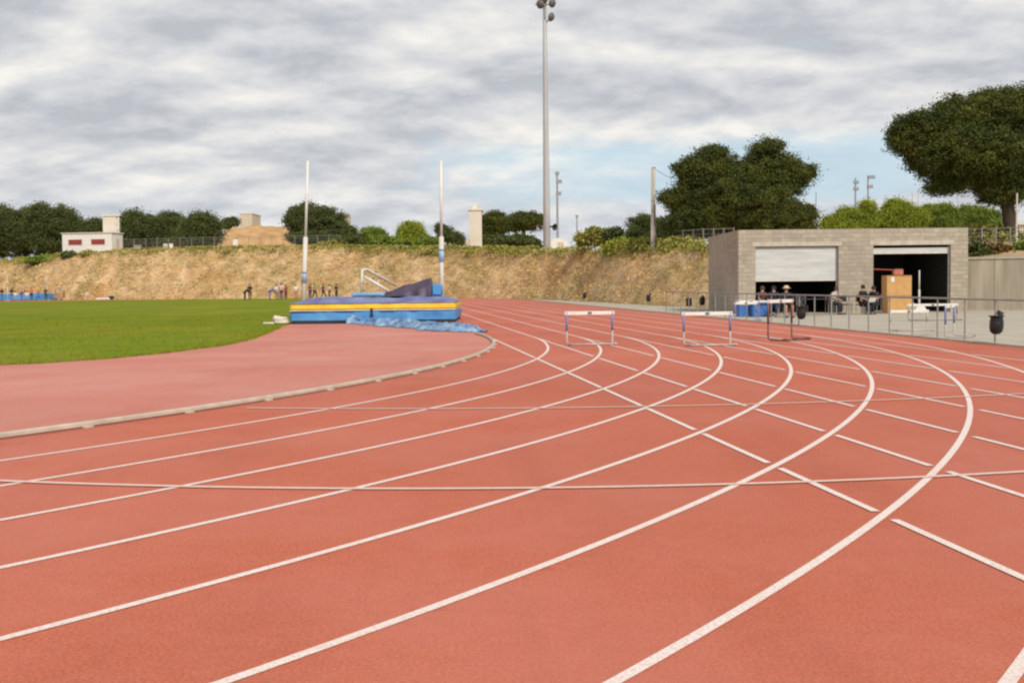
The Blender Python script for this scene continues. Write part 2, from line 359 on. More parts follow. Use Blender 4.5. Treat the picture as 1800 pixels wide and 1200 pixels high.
# lane lines: thin painted strips 4 mm over the rubber
def strip(mb, pts, wdt, z):
    pts = [Vector((p[0], p[1])) for p in pts]; vs_ = []
    for i, p in enumerate(pts):
        d = (pts[min(i + 1, len(pts) - 1)] - pts[max(i - 1, 0)]).normalized(); nn = Vector((-d.y, d.x)) * wdt / 2
        vs_ += [(p.x - nn.x, p.y - nn.y, z), (p.x + nn.x, p.y + nn.y, z)]
    mb.add(vs_, [(2 * i, 2 * i + 2, 2 * i + 3, 2 * i + 1) for i in range(len(pts) - 1)])
def dr(k, ph):      # the painter's small deviations from the true arc
    if k == 0: return 0
    s = max(0, min(1, (ph + 1.0) / .3)) if ph < -0.66 else 1
    amp = {1: .09, 2: .02, 3: .05, 4: .03, 5: .02, 6: .01, 7: -.02, 8: -.02}[k]
    return amp * math.sin((ph + 0.66) / 0.66 * math.pi) * s if -0.66 < ph < 0 else 0
lm = MB()
for k in range(1, 9):
    r = RI + LW * k
    pts = []
    for i in range(401):
        ph = TH - math.pi + math.pi * i / 400; pts.append(bend(r + dr(k, ph), ph))
    for i in range(1, 20): q = CEN + nrm * r + drn * (SL * i / 20); pts.append((q.x, q.y))
    pts += [fbend(r, TH + math.pi * i / 120) for i in range(121)]
    strip(lm, pts, 0.060, 0.004 + 0.0005 * (k % 2))
cl_mb = MB()
for k in range(0, 8):       # straight sprint lanes that run on past the bend, toward the camera
    r = RI + LW * k; segs = [[0.0 if k else 0.6, 75.0]]
    for j in range(k + 1, 9):      # gaps where a bend line crosses
        rj = RI + LW * j; s = math.sqrt(rj * rj - r * r)
        gapw = 0.0 if (k == 0 and j < 4) else 0.055 + 0.0 * j
        w_ = (0.026 + gapw) / (s / rj)
        new = []
        for a, b in segs:
            if a < s < b: new += [[a, s - w_], [s + w_, b]]
            else: new.append([a, b])
        segs = new
    for a, b in segs:
        if b - a < 0.05: continue
        p0 = CEN + nrm * r - drn * a; p1 = CEN + nrm * r - drn * b
        strip(cl_mb, [p0, p0.lerp(p1, .5), p1], 0.060, 0.0065)
tag(lm.build('lane_lines', M_line), kind='structure')
tag(cl_mb.build('sprint_lane_lines', M_line), kind='structure')
bl = MB()
for co, x0, x1 in (((0.03273, -0.00983, 8.32212), -9, 9), ((0.02744, -0.02178, 13.70279), -3.3, 11.4)):
    strip(bl, [(x, co[0] * x * x + co[1] * x + co[2]) for x in np.linspace(x0, x1, 60)], 0.07, 0.0085)
tag(bl.build('break_lines', M_worn), kind='structure')

# raised kerb rail round the inside of lane one
kr = thing('kerb_rail', 'pale grey raised rail curving round the inside of the bend', 'kerb')
pts = [(*bend(RI - 0.09, ph), 0.04) for ph in np.linspace(-1.5, 0.215, 120)]
m_ = MB(); prof = [(-.035, 0.02), (-.035, .055), (-.02, .068), (.02, .068), (.035, .055), (.035, .02)]
vs_ = []; fs_ = []
for i, ph in enumerate(np.linspace(-1.5, 0.20, 160)):
    for a, z in prof: vs_.append((*bend(RI - .09 + a, ph), z))
n_ = len(prof)
for i in range(159):
    for k in range(n_): fs_.append((i * n_ + k, i * n_ + (k + 1) % n_, (i + 1) * n_ + (k + 1) % n_, (i + 1) * n_ + k))
fs_ += [tuple(range(n_)), tuple(range(159 * n_, 160 * n_))]
m_.add(vs_, fs_); m_.build('rail', M_kerbrail, kr)
foot_me = None
for i in range(24):
    ph = -0.86 + i * 1.55 / RI * 0.98
    x, y = bend(RI - .055, ph)
    if foot_me is None:
        b_ = MB(); b_.box((0, 0, .012), (.11, .10, .022), b=.004); b_.box((.0, 0, .028), (.06, .08, .02)); f0 = b_.build('foot', M_kerbrail, kr); foot_me = f0.data
        f0.location = (x, y, 0); f0.rotation_euler.z = ph
    else:
        f1 = f0.copy(); COL.objects.link(f1); f1.parent = kr; f1.location = (x, y, 0); f1.rotation_euler.z = ph

# ------------------------------------------------------------------ apron and outer kerb
def fx(D): return 14.1 - 0.12 * D
ap = [(fx(-20), -20), (60, -20), (60, 47), (42, 54), (30, 60.5), (12.2, 66), (7.0, 92), (2, 118), (fx(122), 122)]
sheet('concrete_apron', ap, -0.05, M_concrete)
sheet('dirt_verge', [(fx(118) - 1, 116), (2, 114), (8, 118), (0, 140), (-30, 150), (-70, 168), (-110, 165), (-110, 150), (-72, 156), (-36, 152), (-12, 138)], -0.06, M_dirt)
kb = MB()
m_ = [Vector((fx(D), D)) for D in np.linspace(-10, 121, 60)]
for a, b in zip(m_[:-1], m_[1:]):
    c_ = (a + b) / 2; L_ = (b - a).length - .012
    kb.box((c_.x, c_.y, -.015), (.14, L_, .12), rz=math.atan2(-(b - a).x, (b - a).y), b=.012)
tag(kb.build('outer_kerb', M_kerb), kind='structure')

# ------------------------------------------------------------------ embankment
TB = [(-500, 172, 184, 462), (-200, 165, 177, 462), (0, 160, 172, 460), (110, 152, 163, 449), (215, 147, 158, 438), (400, 141, 152, 434), (520, 137, 147, 433), (600, 134, 144, 432),
      (800, 124, 133, 437), (950, 109, 118, 440), (1100, 82, 91, 440), (1180, 72, 82, 438), (1240, 67, 77, 436), (1400, 63, 72, 434), (1560, 61, 69, 432), (1700, 59.5, 66, 432), (1800, 58, 64, 430), (2300, 54, 60, 428), (3000, 40, 48, 420)]
def tb(u):
    for a, b in zip(TB[:-1], TB[1:]):
        if u <= b[0]: t = (u - a[0]) / (b[0] - a[0]); return [a[i] + t * (b[i] - a[i]) for i in (1, 2, 3)]
    return TB[-1][1:]
def crest(u): T0, C0, v = tb(u); return C0, ZV(u, v, C0)
NU, NV = 520, 26
vs_ = []; fs_ = []
us = np.linspace(-500, 3000, NU)
for u in us:
    t0, c0, v = tb(u); a = P(u, hor(u), t0); a.z = -0.1; b = P(u, v, c0)
    rows = [a.lerp(b, i / NV) for i in range(NV + 1)]
    for i, p in enumerate(rows):
        t = i / NV; s_ = p.z
        prof_ = (t ** 0.92) * (1 - t) + t * (1 - (1 - t) ** 1.35)
        p.z = a.z + (b.z - a.z) * prof_
        k = math.sin(math.pi * min(1, t * 1.05)) if t < .95 else .15
        q_ = Vector((p.x * .22, p.y * .22, p.z * .3)); q2 = Vector((p.x * .9, p.y * .9, p.z))
        rl_ = mnoise.noise(Vector((p.x * .38 + p.z * .5, 4, p.y * .12))); nn = mnoise.fractal(q_, 0.8, 2.1, 5) * .5 + mnoise.noise(q2) * .12 - max(0, .25 - abs(rl_)) * .5
        p.z += nn * k; p.y += mnoise.noise(q_ * 2) * .9 * k + max(0, .25 - abs(rl_)) * .8 * k
        vs_.append(p)
    for dd, dz in ((6, -.2), (40, -1.0), (400, -3.0)):
        q = P(u, hor(u), c0 + dd); q.z = b.z + dz; vs_.append(q)
W_ = NV + 4
for i in range(NU - 1):
    for k in range(W_ - 1): fs_.append((i * W_ + k, (i + 1) * W_ + k, (i + 1) * W_ + k + 1, i * W_ + k + 1))
m_ = MB(); m_.add(vs_, fs_); bank = m_.build('embankment', M_slope, smooth=True); tag(bank, kind='structure')

def cards(name, pos, size, m, parent=None, elong=1.6, up=0.0):
    n = len(pos); pos = np.asarray(pos, float)
    a = rng.normal(size=(n, 3)); a /= np.linalg.norm(a, axis=1)[:, None]
    a[:, 2] += up; a /= np.linalg.norm(a, axis=1)[:, None]
    b = np.cross(a, rng.normal(size=(n, 3))); b /= np.linalg.norm(b, axis=1)[:, None]
    s = (size * rng.uniform(.6, 1.3, n))[:, None]
    q = np.stack([pos - a * s * elong - 0 * b, pos + b * s, pos + a * s * elong, pos - b * s], axis=1).reshape(-1, 3)
    me = bpy.data.meshes.new(name); me.vertices.add(4 * n); me.vertices.foreach_set('co', q.ravel())
    me.loops.add(4 * n); me.loops.foreach_set('vertex_index', np.arange(4 * n)); me.polygons.add(n)
    me.polygons.foreach_set('loop_start', np.arange(0, 4 * n, 4)); me.polygons.foreach_set('loop_total', np.full(n, 4))
    me.update(); me.validate(); return link(name, me, m, parent)

# dry stalks and scrub on the slope
def slope_pt(u, t):
    t0, c0, v = tb(u); a = P(u, hor(u), t0); a.z = -.1; b = P(u, v, c0); p = a.lerp(b, t)
    prof_ = (t ** 0.92) * (1 - t) + t * (1 - (1 - t) ** 1.35); p.z = a.z + (b.z - a.z) * prof_
    return p
bpy.context.view_layer.update()
from mathutils.bvhtree import BVHTree
bvh = BVHTree.FromPolygons([tuple(v) for v in vs_], fs_)
def drop(x, y, z0=40):
    h = bvh.ray_cast(Vector((x, y, z0)), Vector((0, 0, -1)))
    return h[0].z if h[0] else 0
pd, pg, sz_d, sz_g = [], [], [], []
for _ in range(15000):
    u = random.uniform(-60, 1260) if random.random() < .93 else random.uniform(1260, 1900); t = random.random()
    p = slope_pt(u, t); z = drop(p.x, p.y); s = random.uniform(.05, .2)
    green = 0.10 + .5 * max(0, (u - 1050) / 200) * .6 + (0.55 if t > .86 else 0)
    g_n = mnoise.noise(Vector((p.x * .15, p.y * .15, 0)))
    lst = pg if random.random() < green + g_n * .3 else pd
    for _ in range(5): (sz_g if lst is pg else sz_d).append((.05 if t < .86 else .06) * max(.45, p.y / 150)); lst.append((p.x + random.gauss(0, .12), p.y + random.gauss(0, .12), z + random.uniform(0, s * 1.1)))
tag(cards('dry_grass', pd, np.array(sz_d), L_dry, elong=2.0, up=.8), 'dry straw coloured tufts on the bank', 'grass', kind='stuff')
tag(cards('slope_weeds', pg, np.array(sz_g) * 1.25, L_scrub, elong=1.6, up=.5), 'green weeds dotted over the bank', 'weeds', kind='stuff')
ps = []
for _ in range(3400):
    u = random.choice([random.uniform(560, 1250)] * 3 + [random.uniform(-60, 110), random.uniform(215, 560), random.uniform(1700, 1850)])
    c0, z0 = crest(u); D = c0 + random.uniform(-1.0, 2.5); x = X(u, D); z = z0 - .25
    hh = .30 + 1.0 * max(0, mnoise.noise(Vector((x * .25, D * .1, 3))) + .2) + (.25 if 1000 < u else 0)
    if 560 > u > 215: hh *= .5
    if mnoise.noise(Vector((x * .3, D * .3, 9))) < .0 and random.random() < .8: continue
    z += random.gauss(0, .06) - .12
    if random.random() < .3: D -= random.uniform(.5, 2.5); z -= .45
    for _ in range(22): ps.append((x + random.gauss(0, .3), D + random.gauss(0, .3), z + random.uniform(0, hh + .2)))
tag(cards('crest_scrub', ps, 0.08, L_scrub, elong=1.5, up=.3), 'low green scrub along the top of the bank', 'scrub', kind='stuff')

# ------------------------------------------------------------------ trees
def foliage(name, lobes, nc, nl, cr, size, m, parent, shell=(.66, 1.06), flat=1.0):
    pos = []; lob = [(np.array(c, float), np.array(r, float)) for c, r in lobes]
    wts = np.array([r[0] * r[2] + r[0] * r[1] for c, r in lob]); wts /= wts.sum()
    k = 0
    while k < nc:
        c, r = lob[rng.choice(len(lob), p=wts)]
        d = rng.normal(size=3); d /= np.linalg.norm(d)
        bump = 1 + .16 * mnoise.noise(Vector(d * 2.3) + Vector(c)) + .10 * mnoise.noise(Vector(d * 6) + Vector(c) * 2)
        p = c + d * r * rng.uniform(*shell) * bump
        if any((((p - c2) / r2) ** 2).sum() < .45 for c2, r2 in lob): 
            if rng.random() < .8: continue
        s = cr * rng.uniform(.6, 1.5)
        pos.append(p + rng.normal(size=(nl, 3)) * np.array([s, s, s * .6 * flat])); k += 1
    pos = np.concatenate(pos)
    o = cards(name, pos, size, m, parent)
    return o
def core_mesh(lobes, k, m, parent):
    """inner mass of twigs and leaves"""
    pos = []
    for c, r in lobes:
        n = int(1200); d = rng.normal(size=(n, 3)); d /= np.linalg.norm(d, axis=1)[:, None]
        pos.append(np.array(c) + d * np.array(r) * (rng.uniform(0, 1, n) ** .4)[:, None] * k)
    return np.concatenate(pos)
def tree(name, label, u, v_base, v_top, D, lobes, m, nc=260, nl=40, cr=.35, size=.12, trunk=.25, group=None, core=True, lean=0, cat='tree', limbs=4, z0=None):
    """lobes in photo units: (u, v, ru, rv) at distance D; depth radius = mean"""
    base = P(u, v_base, D) if z0 is None else Vector((X(u, D), D, z0))
    t = thing(name, label, cat, base, 0, group); s = D / F
    LB = []
    for lu, lv, ru, rv in lobes:
        p = P(lu, lv, D) - base; LB.append(((p.x, random.uniform(-.25, .25) * ru * s, p.z), (ru * s, max(ru, rv) * s * .9, rv * s)))
    f = foliage('crown', LB, int(nc * 1.15), int(nl * 3.2), cr * .80, size * .42, m, t)
    if core:
        pos = core_mesh(LB, .78, m, t); c2 = cards('crown_core', pos, max(size * 2.0, min(r[0] for c, r in LB) * .13), m, None, elong=1.0)
        # join core into the crown mesh
        bm = bmesh.new(); bm.from_mesh(f.data); bm.from_mesh(c2.data); bm.to_mesh(f.data); bm.free(); bpy.data.objects.remove(c2)
    tb_ = MB(); top = Vector(LB[0][0])
    tb_.tube([(0, 0, -.3), (lean * .2, 0, top.z * .2), (top.x * .35 + lean * .2, 0, top.z * .5), (top.x * .8, top.y * .5, top.z * .85)], [trunk * 1.25, trunk, trunk * .8, trunk * .35], 10)
    for i in range(limbs):
        c, r = LB[i % len(LB)]; c = Vector(c) + Vector((random.uniform(-.5, .5) * r[0], random.uniform(-.5, .5) * r[1], random.uniform(-.2, .5) * r[2]))
        st = Vector((top.x * .35, 0, top.z * (.35 + .1 * i % .4))); md = st.lerp(c, .5) + Vector((0, 0, .1 * r[2]))
        tb_.tube([st, md, c], [trunk * .5, trunk * .3, trunk * .1], 7)
    tb_.build('trunk', M_bark, t, True)
    return t
def cz(u, dD=0): c0, z0 = crest(u); return c0 + dD, z0
# big stone pine at the right edge
t = tree('stone_pine', 'big umbrella shaped pine with leaning trunk at the right edge', 1779, 452, 148, 64,
     [(1745, 205, 62, 44), (1622, 238, 52, 40), (1597, 240, 34, 30), (1680, 218, 56, 44), (1820, 208, 85, 54), (1700, 270, 85, 42), (1640, 282, 42, 26), (1668, 322, 36, 20), (1775, 285, 70, 48), (1765, 332, 44, 26), (1735, 318, 30, 24), (1835, 300, 60, 40)],
     L_pine, nc=1700, nl=46, cr=.26, size=.085, trunk=.40, lean=-.3, limbs=9)
Dm, zm = 84, 4.0
t = tree('large_pine', 'huge dark bushy pine with two rounded tops behind the block building', 1310, 425, 238, 84,
     [(1250, 302, 48, 40), (1350, 296, 46, 48), (1208, 302, 22, 22), (1395, 312, 26, 30), (1300, 350, 90, 52), (1198, 350, 28, 22), (1240, 385, 66, 34), (1350, 390, 72, 34), (1398, 385, 32, 28), (1176, 347, 12, 8), (1424, 303, 9, 10), (1184, 403, 18, 16), (1422, 372, 12, 12)],
     L_pine, nc=1500, nl=46, cr=.32, size=.10, trunk=.4, limbs=6)
tree('round_tree', 'small dark rounded tree beside the pale concrete post', 1132, 436, 378, 95, [(1130, 402, 25, 25), (1150, 408, 26, 24), (1118, 416, 16, 16)], L_dark, nc=200, nl=36, cr=.25, size=.09, trunk=.15)
# leafy bright trees behind the building
GB = 'bright green trees behind the block building'
for i, (u, lob, lab) in enumerate([
    (1495, [(1468, 392, 24, 13), (1492, 380, 20, 16), (1480, 400, 34, 14), (1524, 368, 11, 17), (1518, 386, 22, 16)], 'bright green leafy tree nearest the big dark pine'),
    (1580, [(1580, 370, 24, 18), (1556, 380, 15, 12), (1600, 384, 26, 16), (1575, 395, 34, 16), (1568, 360, 9, 8)], 'bright yellow green tree under the left edge of the stone pine'),
    (1650, [(1636, 380, 20, 17), (1660, 376, 20, 16), (1648, 396, 34, 16), (1628, 368, 8, 8), (1676, 385, 12, 12)], 'mid green leafy tree between the bare sticks and the stone pine'),
    (1722, [(1712, 382, 22, 18), (1738, 388, 22, 20), (1720, 400, 34, 20), (1697, 374, 10, 12)], 'mid green tree just left of the stone pine trunk')]):
    tree('broadleaf_tree', lab, u, 430, 350, 84 + i * 2, lob, L_bright if i < 2 else L_mid, nc=420, nl=30, cr=.26, size=.085, trunk=.15, group=GB)
# left row beyond the bank
GL = 'dark trees in the row on the left skyline'
row = [(-40, [(-40, 400, 40, 42)], 'dark tree cut by the left frame edge beside the tree row', 450),
       (8, [(8, 398, 28, 36), (-5, 415, 24, 26)], 'dark bushy tree at the left end of the skyline row', 452),
       (45, [(42, 402, 26, 34), (35, 420, 24, 24)], 'lower dark tree left of the tallest one in the skyline row', 450),
       (72, [(72, 390, 28, 34), (80, 418, 28, 28)], 'tallest dark tree in the left skyline row', 450),
       (118, [(112, 392, 22, 32), (130, 408, 20, 26), (110, 425, 24, 20)], 'dark double topped tree above the white cabin', 446),
       (172, [(172, 402, 16, 14), (160, 412, 18, 12)], 'small dark tree between the cabin roof and pale tower', 436),
       (236, [(236, 398, 24, 24), (228, 416, 22, 20)], 'dark rounded tree right of the pale tower on the left', 438),
       (258, [(262, 404, 22, 24), (262, 420, 22, 16)], 'dark dip topped tree second from the pale tower', 438),
       (300, [(300, 402, 28, 26), (296, 420, 26, 16)], 'dark rounded tree in the middle of the second clump', 437),
       (352, [(352, 400, 26, 26), (335, 418, 26, 18), (376, 408, 14, 22)], 'dark tree at the mound end of the second clump', 437)]
for i, (u, lob, lab, vb) in enumerate(row):
    D, z = cz(u, 12 + 3 * (i % 3))
    tree('skyline_tree', lab, u, vb, 0, D, lob, L_dark, nc=230, nl=40, cr=.55, size=.18, trunk=.28, group=GL, z0=z - .2)
D, z = cz(550, 10)
tree('sloping_tree', 'broad dark tree sloping down to the right behind the left vault post', 545, 434, 357, D,
     [(540, 388, 36, 30), (570, 395, 34, 28), (595, 408, 26, 20), (615, 416, 16, 12), (520, 385, 16, 20), (560, 418, 50, 14)], L_dark, nc=520, nl=42, cr=.42, size=.15, trunk=.35, z0=z - .2)
D, z = cz(655, 16); tree('garden_tree', 'small green tree left of the bright round one', 655, 432, 0, D, [(655, 412, 18, 11), (648, 422, 16, 9), (668, 414, 10, 9)], L_mid, nc=130, nl=30, cr=.35, size=.14, trunk=.15, z0=z - .2, group='small trees between the vault posts')
D, z = cz(722, 16); tree('garden_tree', 'bright green round tree midway between the vault posts', 722, 432, 0, D, [(722, 406, 20, 16), (730, 418, 20, 12), (712, 418, 14, 12)], L_bright, nc=170, nl=32, cr=.35, size=.14, trunk=.18, z0=z - .2, group='small trees between the vault posts')
D, z = cz(790, 16); tree('garden_tree', 'pointed dark green tree behind the right vault post', 790, 434, 0, D, [(782, 410, 12, 12), (795, 418, 16, 10), (805, 424, 10, 8), (772, 402, 6, 8)], L_dark, nc=120, nl=28, cr=.3, size=.13, trunk=.15, z0=z - .2, group='small trees between the vault posts')
GU = 'umbrella pines left of the light pole'
D, z = cz(870, 28); tree('umbrella_pine', 'left umbrella pine touching the white tower', 868, 438, 0, D, [(868, 388, 22, 14), (858, 400, 16, 20), (875, 398, 20, 12), (858, 420, 14, 16)], L_pine, nc=230, nl=36, cr=.38, size=.15, trunk=.2, group=GU, z0=z - .2)
D, z = cz(920, 34); tree('umbrella_pine', 'flat topped umbrella pine against the light pole', 920, 438, 0, D, [(922, 386, 30, 11), (905, 394, 22, 10), (935, 393, 22, 9)], L_pine, nc=240, nl=36, cr=.38, size=.15, trunk=.2, group=GU, z0=z - .2)
# hedges and bushes
GH = 'bushes along the crest'
for u, lob, lab, m in [
    (20, [(-20, 443, 30, 12), (25, 442, 30, 12), (70, 440, 26, 12)], 'dark hedge under the leftmost skyline trees', L_dark),
    (300, [(240, 428, 24, 8), (290, 428, 30, 8), (345, 428, 32, 8)], 'dark undergrowth behind the long wire fence', L_dark),
    (900, [(880, 424, 24, 12), (915, 424, 26, 11), (935, 428, 18, 9)], 'dark green hedge below the umbrella pines', L_dark),
    (1045, [(1045, 415, 14, 14), (1060, 418, 18, 12), (1028, 420, 12, 9)], 'olive bush in the dip right of the light pole', L_scrub),
    (1078, [(1078, 412, 12, 9)], 'small dark bush on the skyline right of the light pole', L_dark),
    (1093, [(1093, 433, 16, 12), (1080, 438, 12, 8)], 'bright green bush at the top of the bank', L_bright),
    (1130, [(1130, 432, 18, 12)], 'bright green bush left of the concrete post foot', L_mid),
    (690, [(680, 424, 30, 8), (750, 425, 22, 8)], 'low green bushes under the round tree', L_mid),
    (620, [(612, 424, 30, 8)], 'low dark bushes at the foot of the sloping tree', L_dark),
    (80, [(80, 456, 14, 7), (60, 458, 12, 5)], 'dark green bush on the crest left of the white cabin', L_mid),
    (122, [(122, 448, 12, 4)], 'low dark bush in front of the cabin corner', L_dark),
    (155, [(155, 447, 9, 3.5)], 'low bush below the cabin windows', L_scrub)]:
    D, z = cz(u, 2 if u > 1000 else 5)
    if u in (122, 155, 80): D, z = cz(u, -1)
    if u in (900, 20, 300): D += 12
    t = thing('bush', lab, 'bush', Vector((X(u, D), D, z - .2)), 0, GH); s = D / F
    LB = [((P(a, b, D).x - t.location.x, 0, P(a, b, D).z - t.location.z), (c * s, c * s, d_ * s)) for a, b, c, d_ in lob]
    f = foliage('leaves', LB, 60 + 60 * len(lob), 34, .22, .09, m, t, shell=(.3, 1.0))

# ------------------------------------------------------------------ buildings on the skyline
def wbox(mb, u0, u1, v0, v1, D, dep, ox, oz=0, oy=0):
    a = P(u0, v1, D); b = P(u1, v0, D); mb.box(((a.x + b.x) / 2 - ox.x, dep / 2 + oy, (a.z + b.z) / 2 - ox.z), (b.x - a.x, dep, b.z - a.z))
D, z = cz(160, 3)
o_ = Vector((X(112, D), D, z - .3)); cb_ = thing('white_cabin', 'long white cabin with two dark red windows on top of the bank', 'cabin', o_, R_(-9))
wl = D / F * 93; hgt = ZV(112, 411, D) - z + .3
MB().box((wl / 2, 1.6, hgt / 2), (wl, 3.2, hgt)).build('wall', M_white, cb_)
MB().box((wl / 2, 1.6, hgt + .06), (wl + .3, 3.5, .12)).build('roof', M_polewhite, cb_)
for x in (.13, .59):
    wf = MB().box((wl * (x + .135), -.01, hgt * .60), (wl * .29, .05, hgt * .30)).build('window', M_polewhite, cb_)
    MB().box((wl * (x + .135), -.03, hgt * .60), (wl * .27, .05, hgt * .24)).build('blind', M_redwin, wf)
MB().box((wl + .02, 1.6, 1.0 + .3), (.05, .9, 2.0)).build('door', M_beige, cb_)
def block(name, label, u0, u1, v0, D, z0, m, dep=6, rz=0, extra=None, cat='building'):
    o_ = Vector((X((u0 + u1) / 2, D), D, z0)); t = thing(name, label, cat, o_, rz); wd = (u1 - u0) * D / F; h = ZV((u0 + u1) / 2, v0, D) - z0
    MB().box((0, dep / 2, h / 2), (wd, dep, h)).build('wall', m, t)
    MB().box((0, dep / 2, h + .12), (wd + .3, dep + .3, .24)).build('roof', M_polewhite, t)
    for k in range(extra or 0):
        f = MB().box((0 if wd < 3 else wd * .2, -.02, h * (.3 + .25 * k)), (min(1.0, wd * .4), .08, .9)).build('window', M_polewhite, t)
        MB().box((0 if wd < 3 else wd * .2, -.05, h * (.3 + .25 * k)), (min(.8, wd * .3), .06, .7)).build('pane', M_dark, f)
    return t, wd, h
D, z = cz(200, 8)
block('pale_tower', 'pale square tower rising behind the white cabin', 184, 213, 380, D, z - 1, M_cream, 3)
D, z = cz(836, 22)
t, wd, h = block('white_tower', 'narrow white tower left of the umbrella pines', 826, 848, 370, D, z - 1, M_cream, 4)
MB().box((-.1, 2, h + .24 + .4), (wd * .4, 1.4, .8)).build('roof_hut', M_cream, t)
MB().box((-wd * .5 - .75, 1.5, (ZV(820, 420, D) - z + 1) / 2), (1.4, 3, ZV(820, 420, D) - z + 1)).build('annex', M_cream, t)
block('far_block', 'pale flat block showing above the earth mound', 424, 446, 376, 300, 6, M_beige, 10)
block('apartment_tower', 'thin beige tower right of the sloping dark tree', 597, 611, 376, 320, 6, M_beige, 8)
D = 230
for u0, u1, lab in ((903, 912, 'tiny white house under the left of the flat topped pine'), (918, 928, 'tiny white house under the right of the flat topped pine')):
    t, wd, h = block('far_house', lab, u0, u1, 402, D, 6, M_white, 6, cat='house'); t['group'] = 'tiny houses seen below the umbrella pines'
    MB().prism([(-wd / 2 - .1, h + .24), (wd / 2 + .1, h + .24), (0, h + 1.0)], -.1, 6.1).build('gable', M_beige, t)
D, z = cz(984, 20)
t = thing('white_shelter', 'low rounded white shelter just right of the light pole', 'shelter', Vector((X(983, D), D, z + .55)))
pr = [(1.3 * math.cos(a), 1.35 * math.sin(a) + .1) for a in np.linspace(0, math.pi, 14)] + [(-1.3, -.3), (1.3, -.3)]
MB().prism(pr, 0, 3).build('shell', M_white, t); MB().box((.2, -.03, .5), (.7, .06, .9)).build('door', M_beige, t)
D, z = 94, 4.5
t = thing('grey_shed', 'pale shed roof peeping over the block building', 'shed', Vector((X(1542, D), D, z - 1)))
hh = ZV(1542, 394, D) - z + 1
MB().box((0, 1.5, hh / 2 - .1), (1.9, 3, hh - .2)).build('wall', M_cream, t); MB().prism([(-1.1, hh - .2), (1.1, hh - .2), (.75, hh + .12), (-.7, hh + .12)], -.15, 3.15).build('roof', M_galv, t)
t, wd, h = block('beige_house', 'beige wall seen right of the stone pine trunk', 1790, 1830, 395, 92, 4, M_beige, 6, cat='house')
# small boxes near the crest
for u, v0, v1, wd, m, lab in ((291, 424, 433, .55, M_polewhite, 'small pale box by the trees on the crest, left of a twin'), (301, 426, 435, .5, M_white, 'small white box by the trees on the crest, right of a twin'), (414, 418, 433, .65, M_white, 'white utility box in front of the earth mound'), (242, 433, 440, 1.0, M_galv, 'small grey box lying on the crest near the pale tower')):
    D, z = cz(u, 1.0); h = (v1 - v0) * D / F; b_ = P(u, v1, D)
    t = thing('utility_box', lab, 'box', Vector((b_.x, D, z - .15)), .2)
    MB().box((0, 0, h / 2 + .1), (wd, .5, h), b=.03).build('case', m, t); MB().box((0, 0, h + .12), (wd + .1, .6, .06)).build('lid', M_galv, t)
    MB().box((0, -.26, h / 2 + .1), (wd * .6, .02, h * .7)).build('door', m, t)
# earth mound
mv = []; mf = []; D = 185
for i in range(61):
    for k in range(31):
        a = i / 60; b = k / 30; x = P(380 + 160 * a, 433, D).x; y = D - 6 + 26 * b
        hx = min(1, a * 9) * (1 if a < .68 else max(0, 1 - (a - .68) / .32) ** .8); hy = math.sin(math.pi * b) ** .5 if 0 < b < 1 else 0
        h = 4.1 * hx * hy * (1 + .10 * mnoise.fractal(Vector((x * .3, y * .3, 0)), .8, 2, 5)) + .5 * mnoise.noise(Vector((x * .5, y * .5, 1))) * hx * hy
        mv.append((x, y, ZV(450, 437, D) - .3 + h))
for i in range(60):
    for k in range(30): mf.append((i * 31 + k, (i + 1) * 31 + k, (i + 1) * 31 + k + 1, i * 31 + k + 1))
mm = MB(); mm.add(mv, mf); tag(mm.build('earth_mound', mat('mound_earth', (0.62, 0.38, 0.18), .95, scale=.5, col2=(.40, .22, .09), bump=1, bscale=.8), smooth=True), kind='structure')
D = 205
tree('skyline_bush', 'small dark bush behind the left of the earth mound', 405, 400, 0, D, [(408, 390, 9, 6), (400, 394, 8, 6)], L_dark, nc=60, nl=28, cr=.5, size=.2, trunk=.1, z0=8, cat='bush', limbs=2)

# ------------------------------------------------------------------ poles and masts
base = Vector((X(962, 118), 118, -.06))
lp = thing('light_pole', 'tall grey tapered floodlight pole at the track edge', 'light pole', base)
HT = ZV(958, -25, 118)
pm = MB(); pm.tube([(0, 0, 0), (0, 0, HT * .35), (0, 0, HT * .7), (0, 0, HT)], [.42, .33, .25, .19], 14); pm.build('mast', M_pole, lp, True)
pb = MB(); pb.tube([(0, 0, 0), (0, 0, .12)], .7, 16)
for k in range(8): pb.tube([(.58 * math.cos(k * .785), .58 * math.sin(k * .785), .1), (.58 * math.cos(k * .785), .58 * math.sin(k * .785), .26)], .035, 6)
pb.build('base_plate', M_galv, lp)
MB().box((.48, -.25, 1.15), (.55, .5, 2.2), b=.03).box((.48, -.52, 1.2), (.42, .03, 1.6)).build('cabinet', M_polewhite, lp)
M_lens = mat('lamp_glass', (0.42, 0.36, 0.12), .3, scale=3, col2=(.25, .2, .06))
def flood(x, z, yaw, tilt, r=.46):
    rot = Matrix.Rotation(yaw, 3, 'Z') @ Matrix.Rotation(tilt, 3, 'X')
    m_ = MB(); m_.lathe([(0.02, .34), (.14, .32), (.32, .22), (r, .04), (r, 0)], 18, (x, -.3, z), rot)
    h = m_.build('floodlight', mat('lamp_housing', (.13, .12, .12), .5), lp, True)
    l_ = MB(); l_.lathe([(0.01, .0), (r * .6, .02), (r * .98, .03)], 18, (x, -.3, z), rot); l_.build('lens', M_lens, h, True)
zl = ZV(967, 33, 118)
ar = MB(); ar.tube([(0, 0, zl - .4), (.35, -.2, zl - .2), (.7, -.3, zl + .3)], .07, 8)
zt = ZV(958, 8, 118)
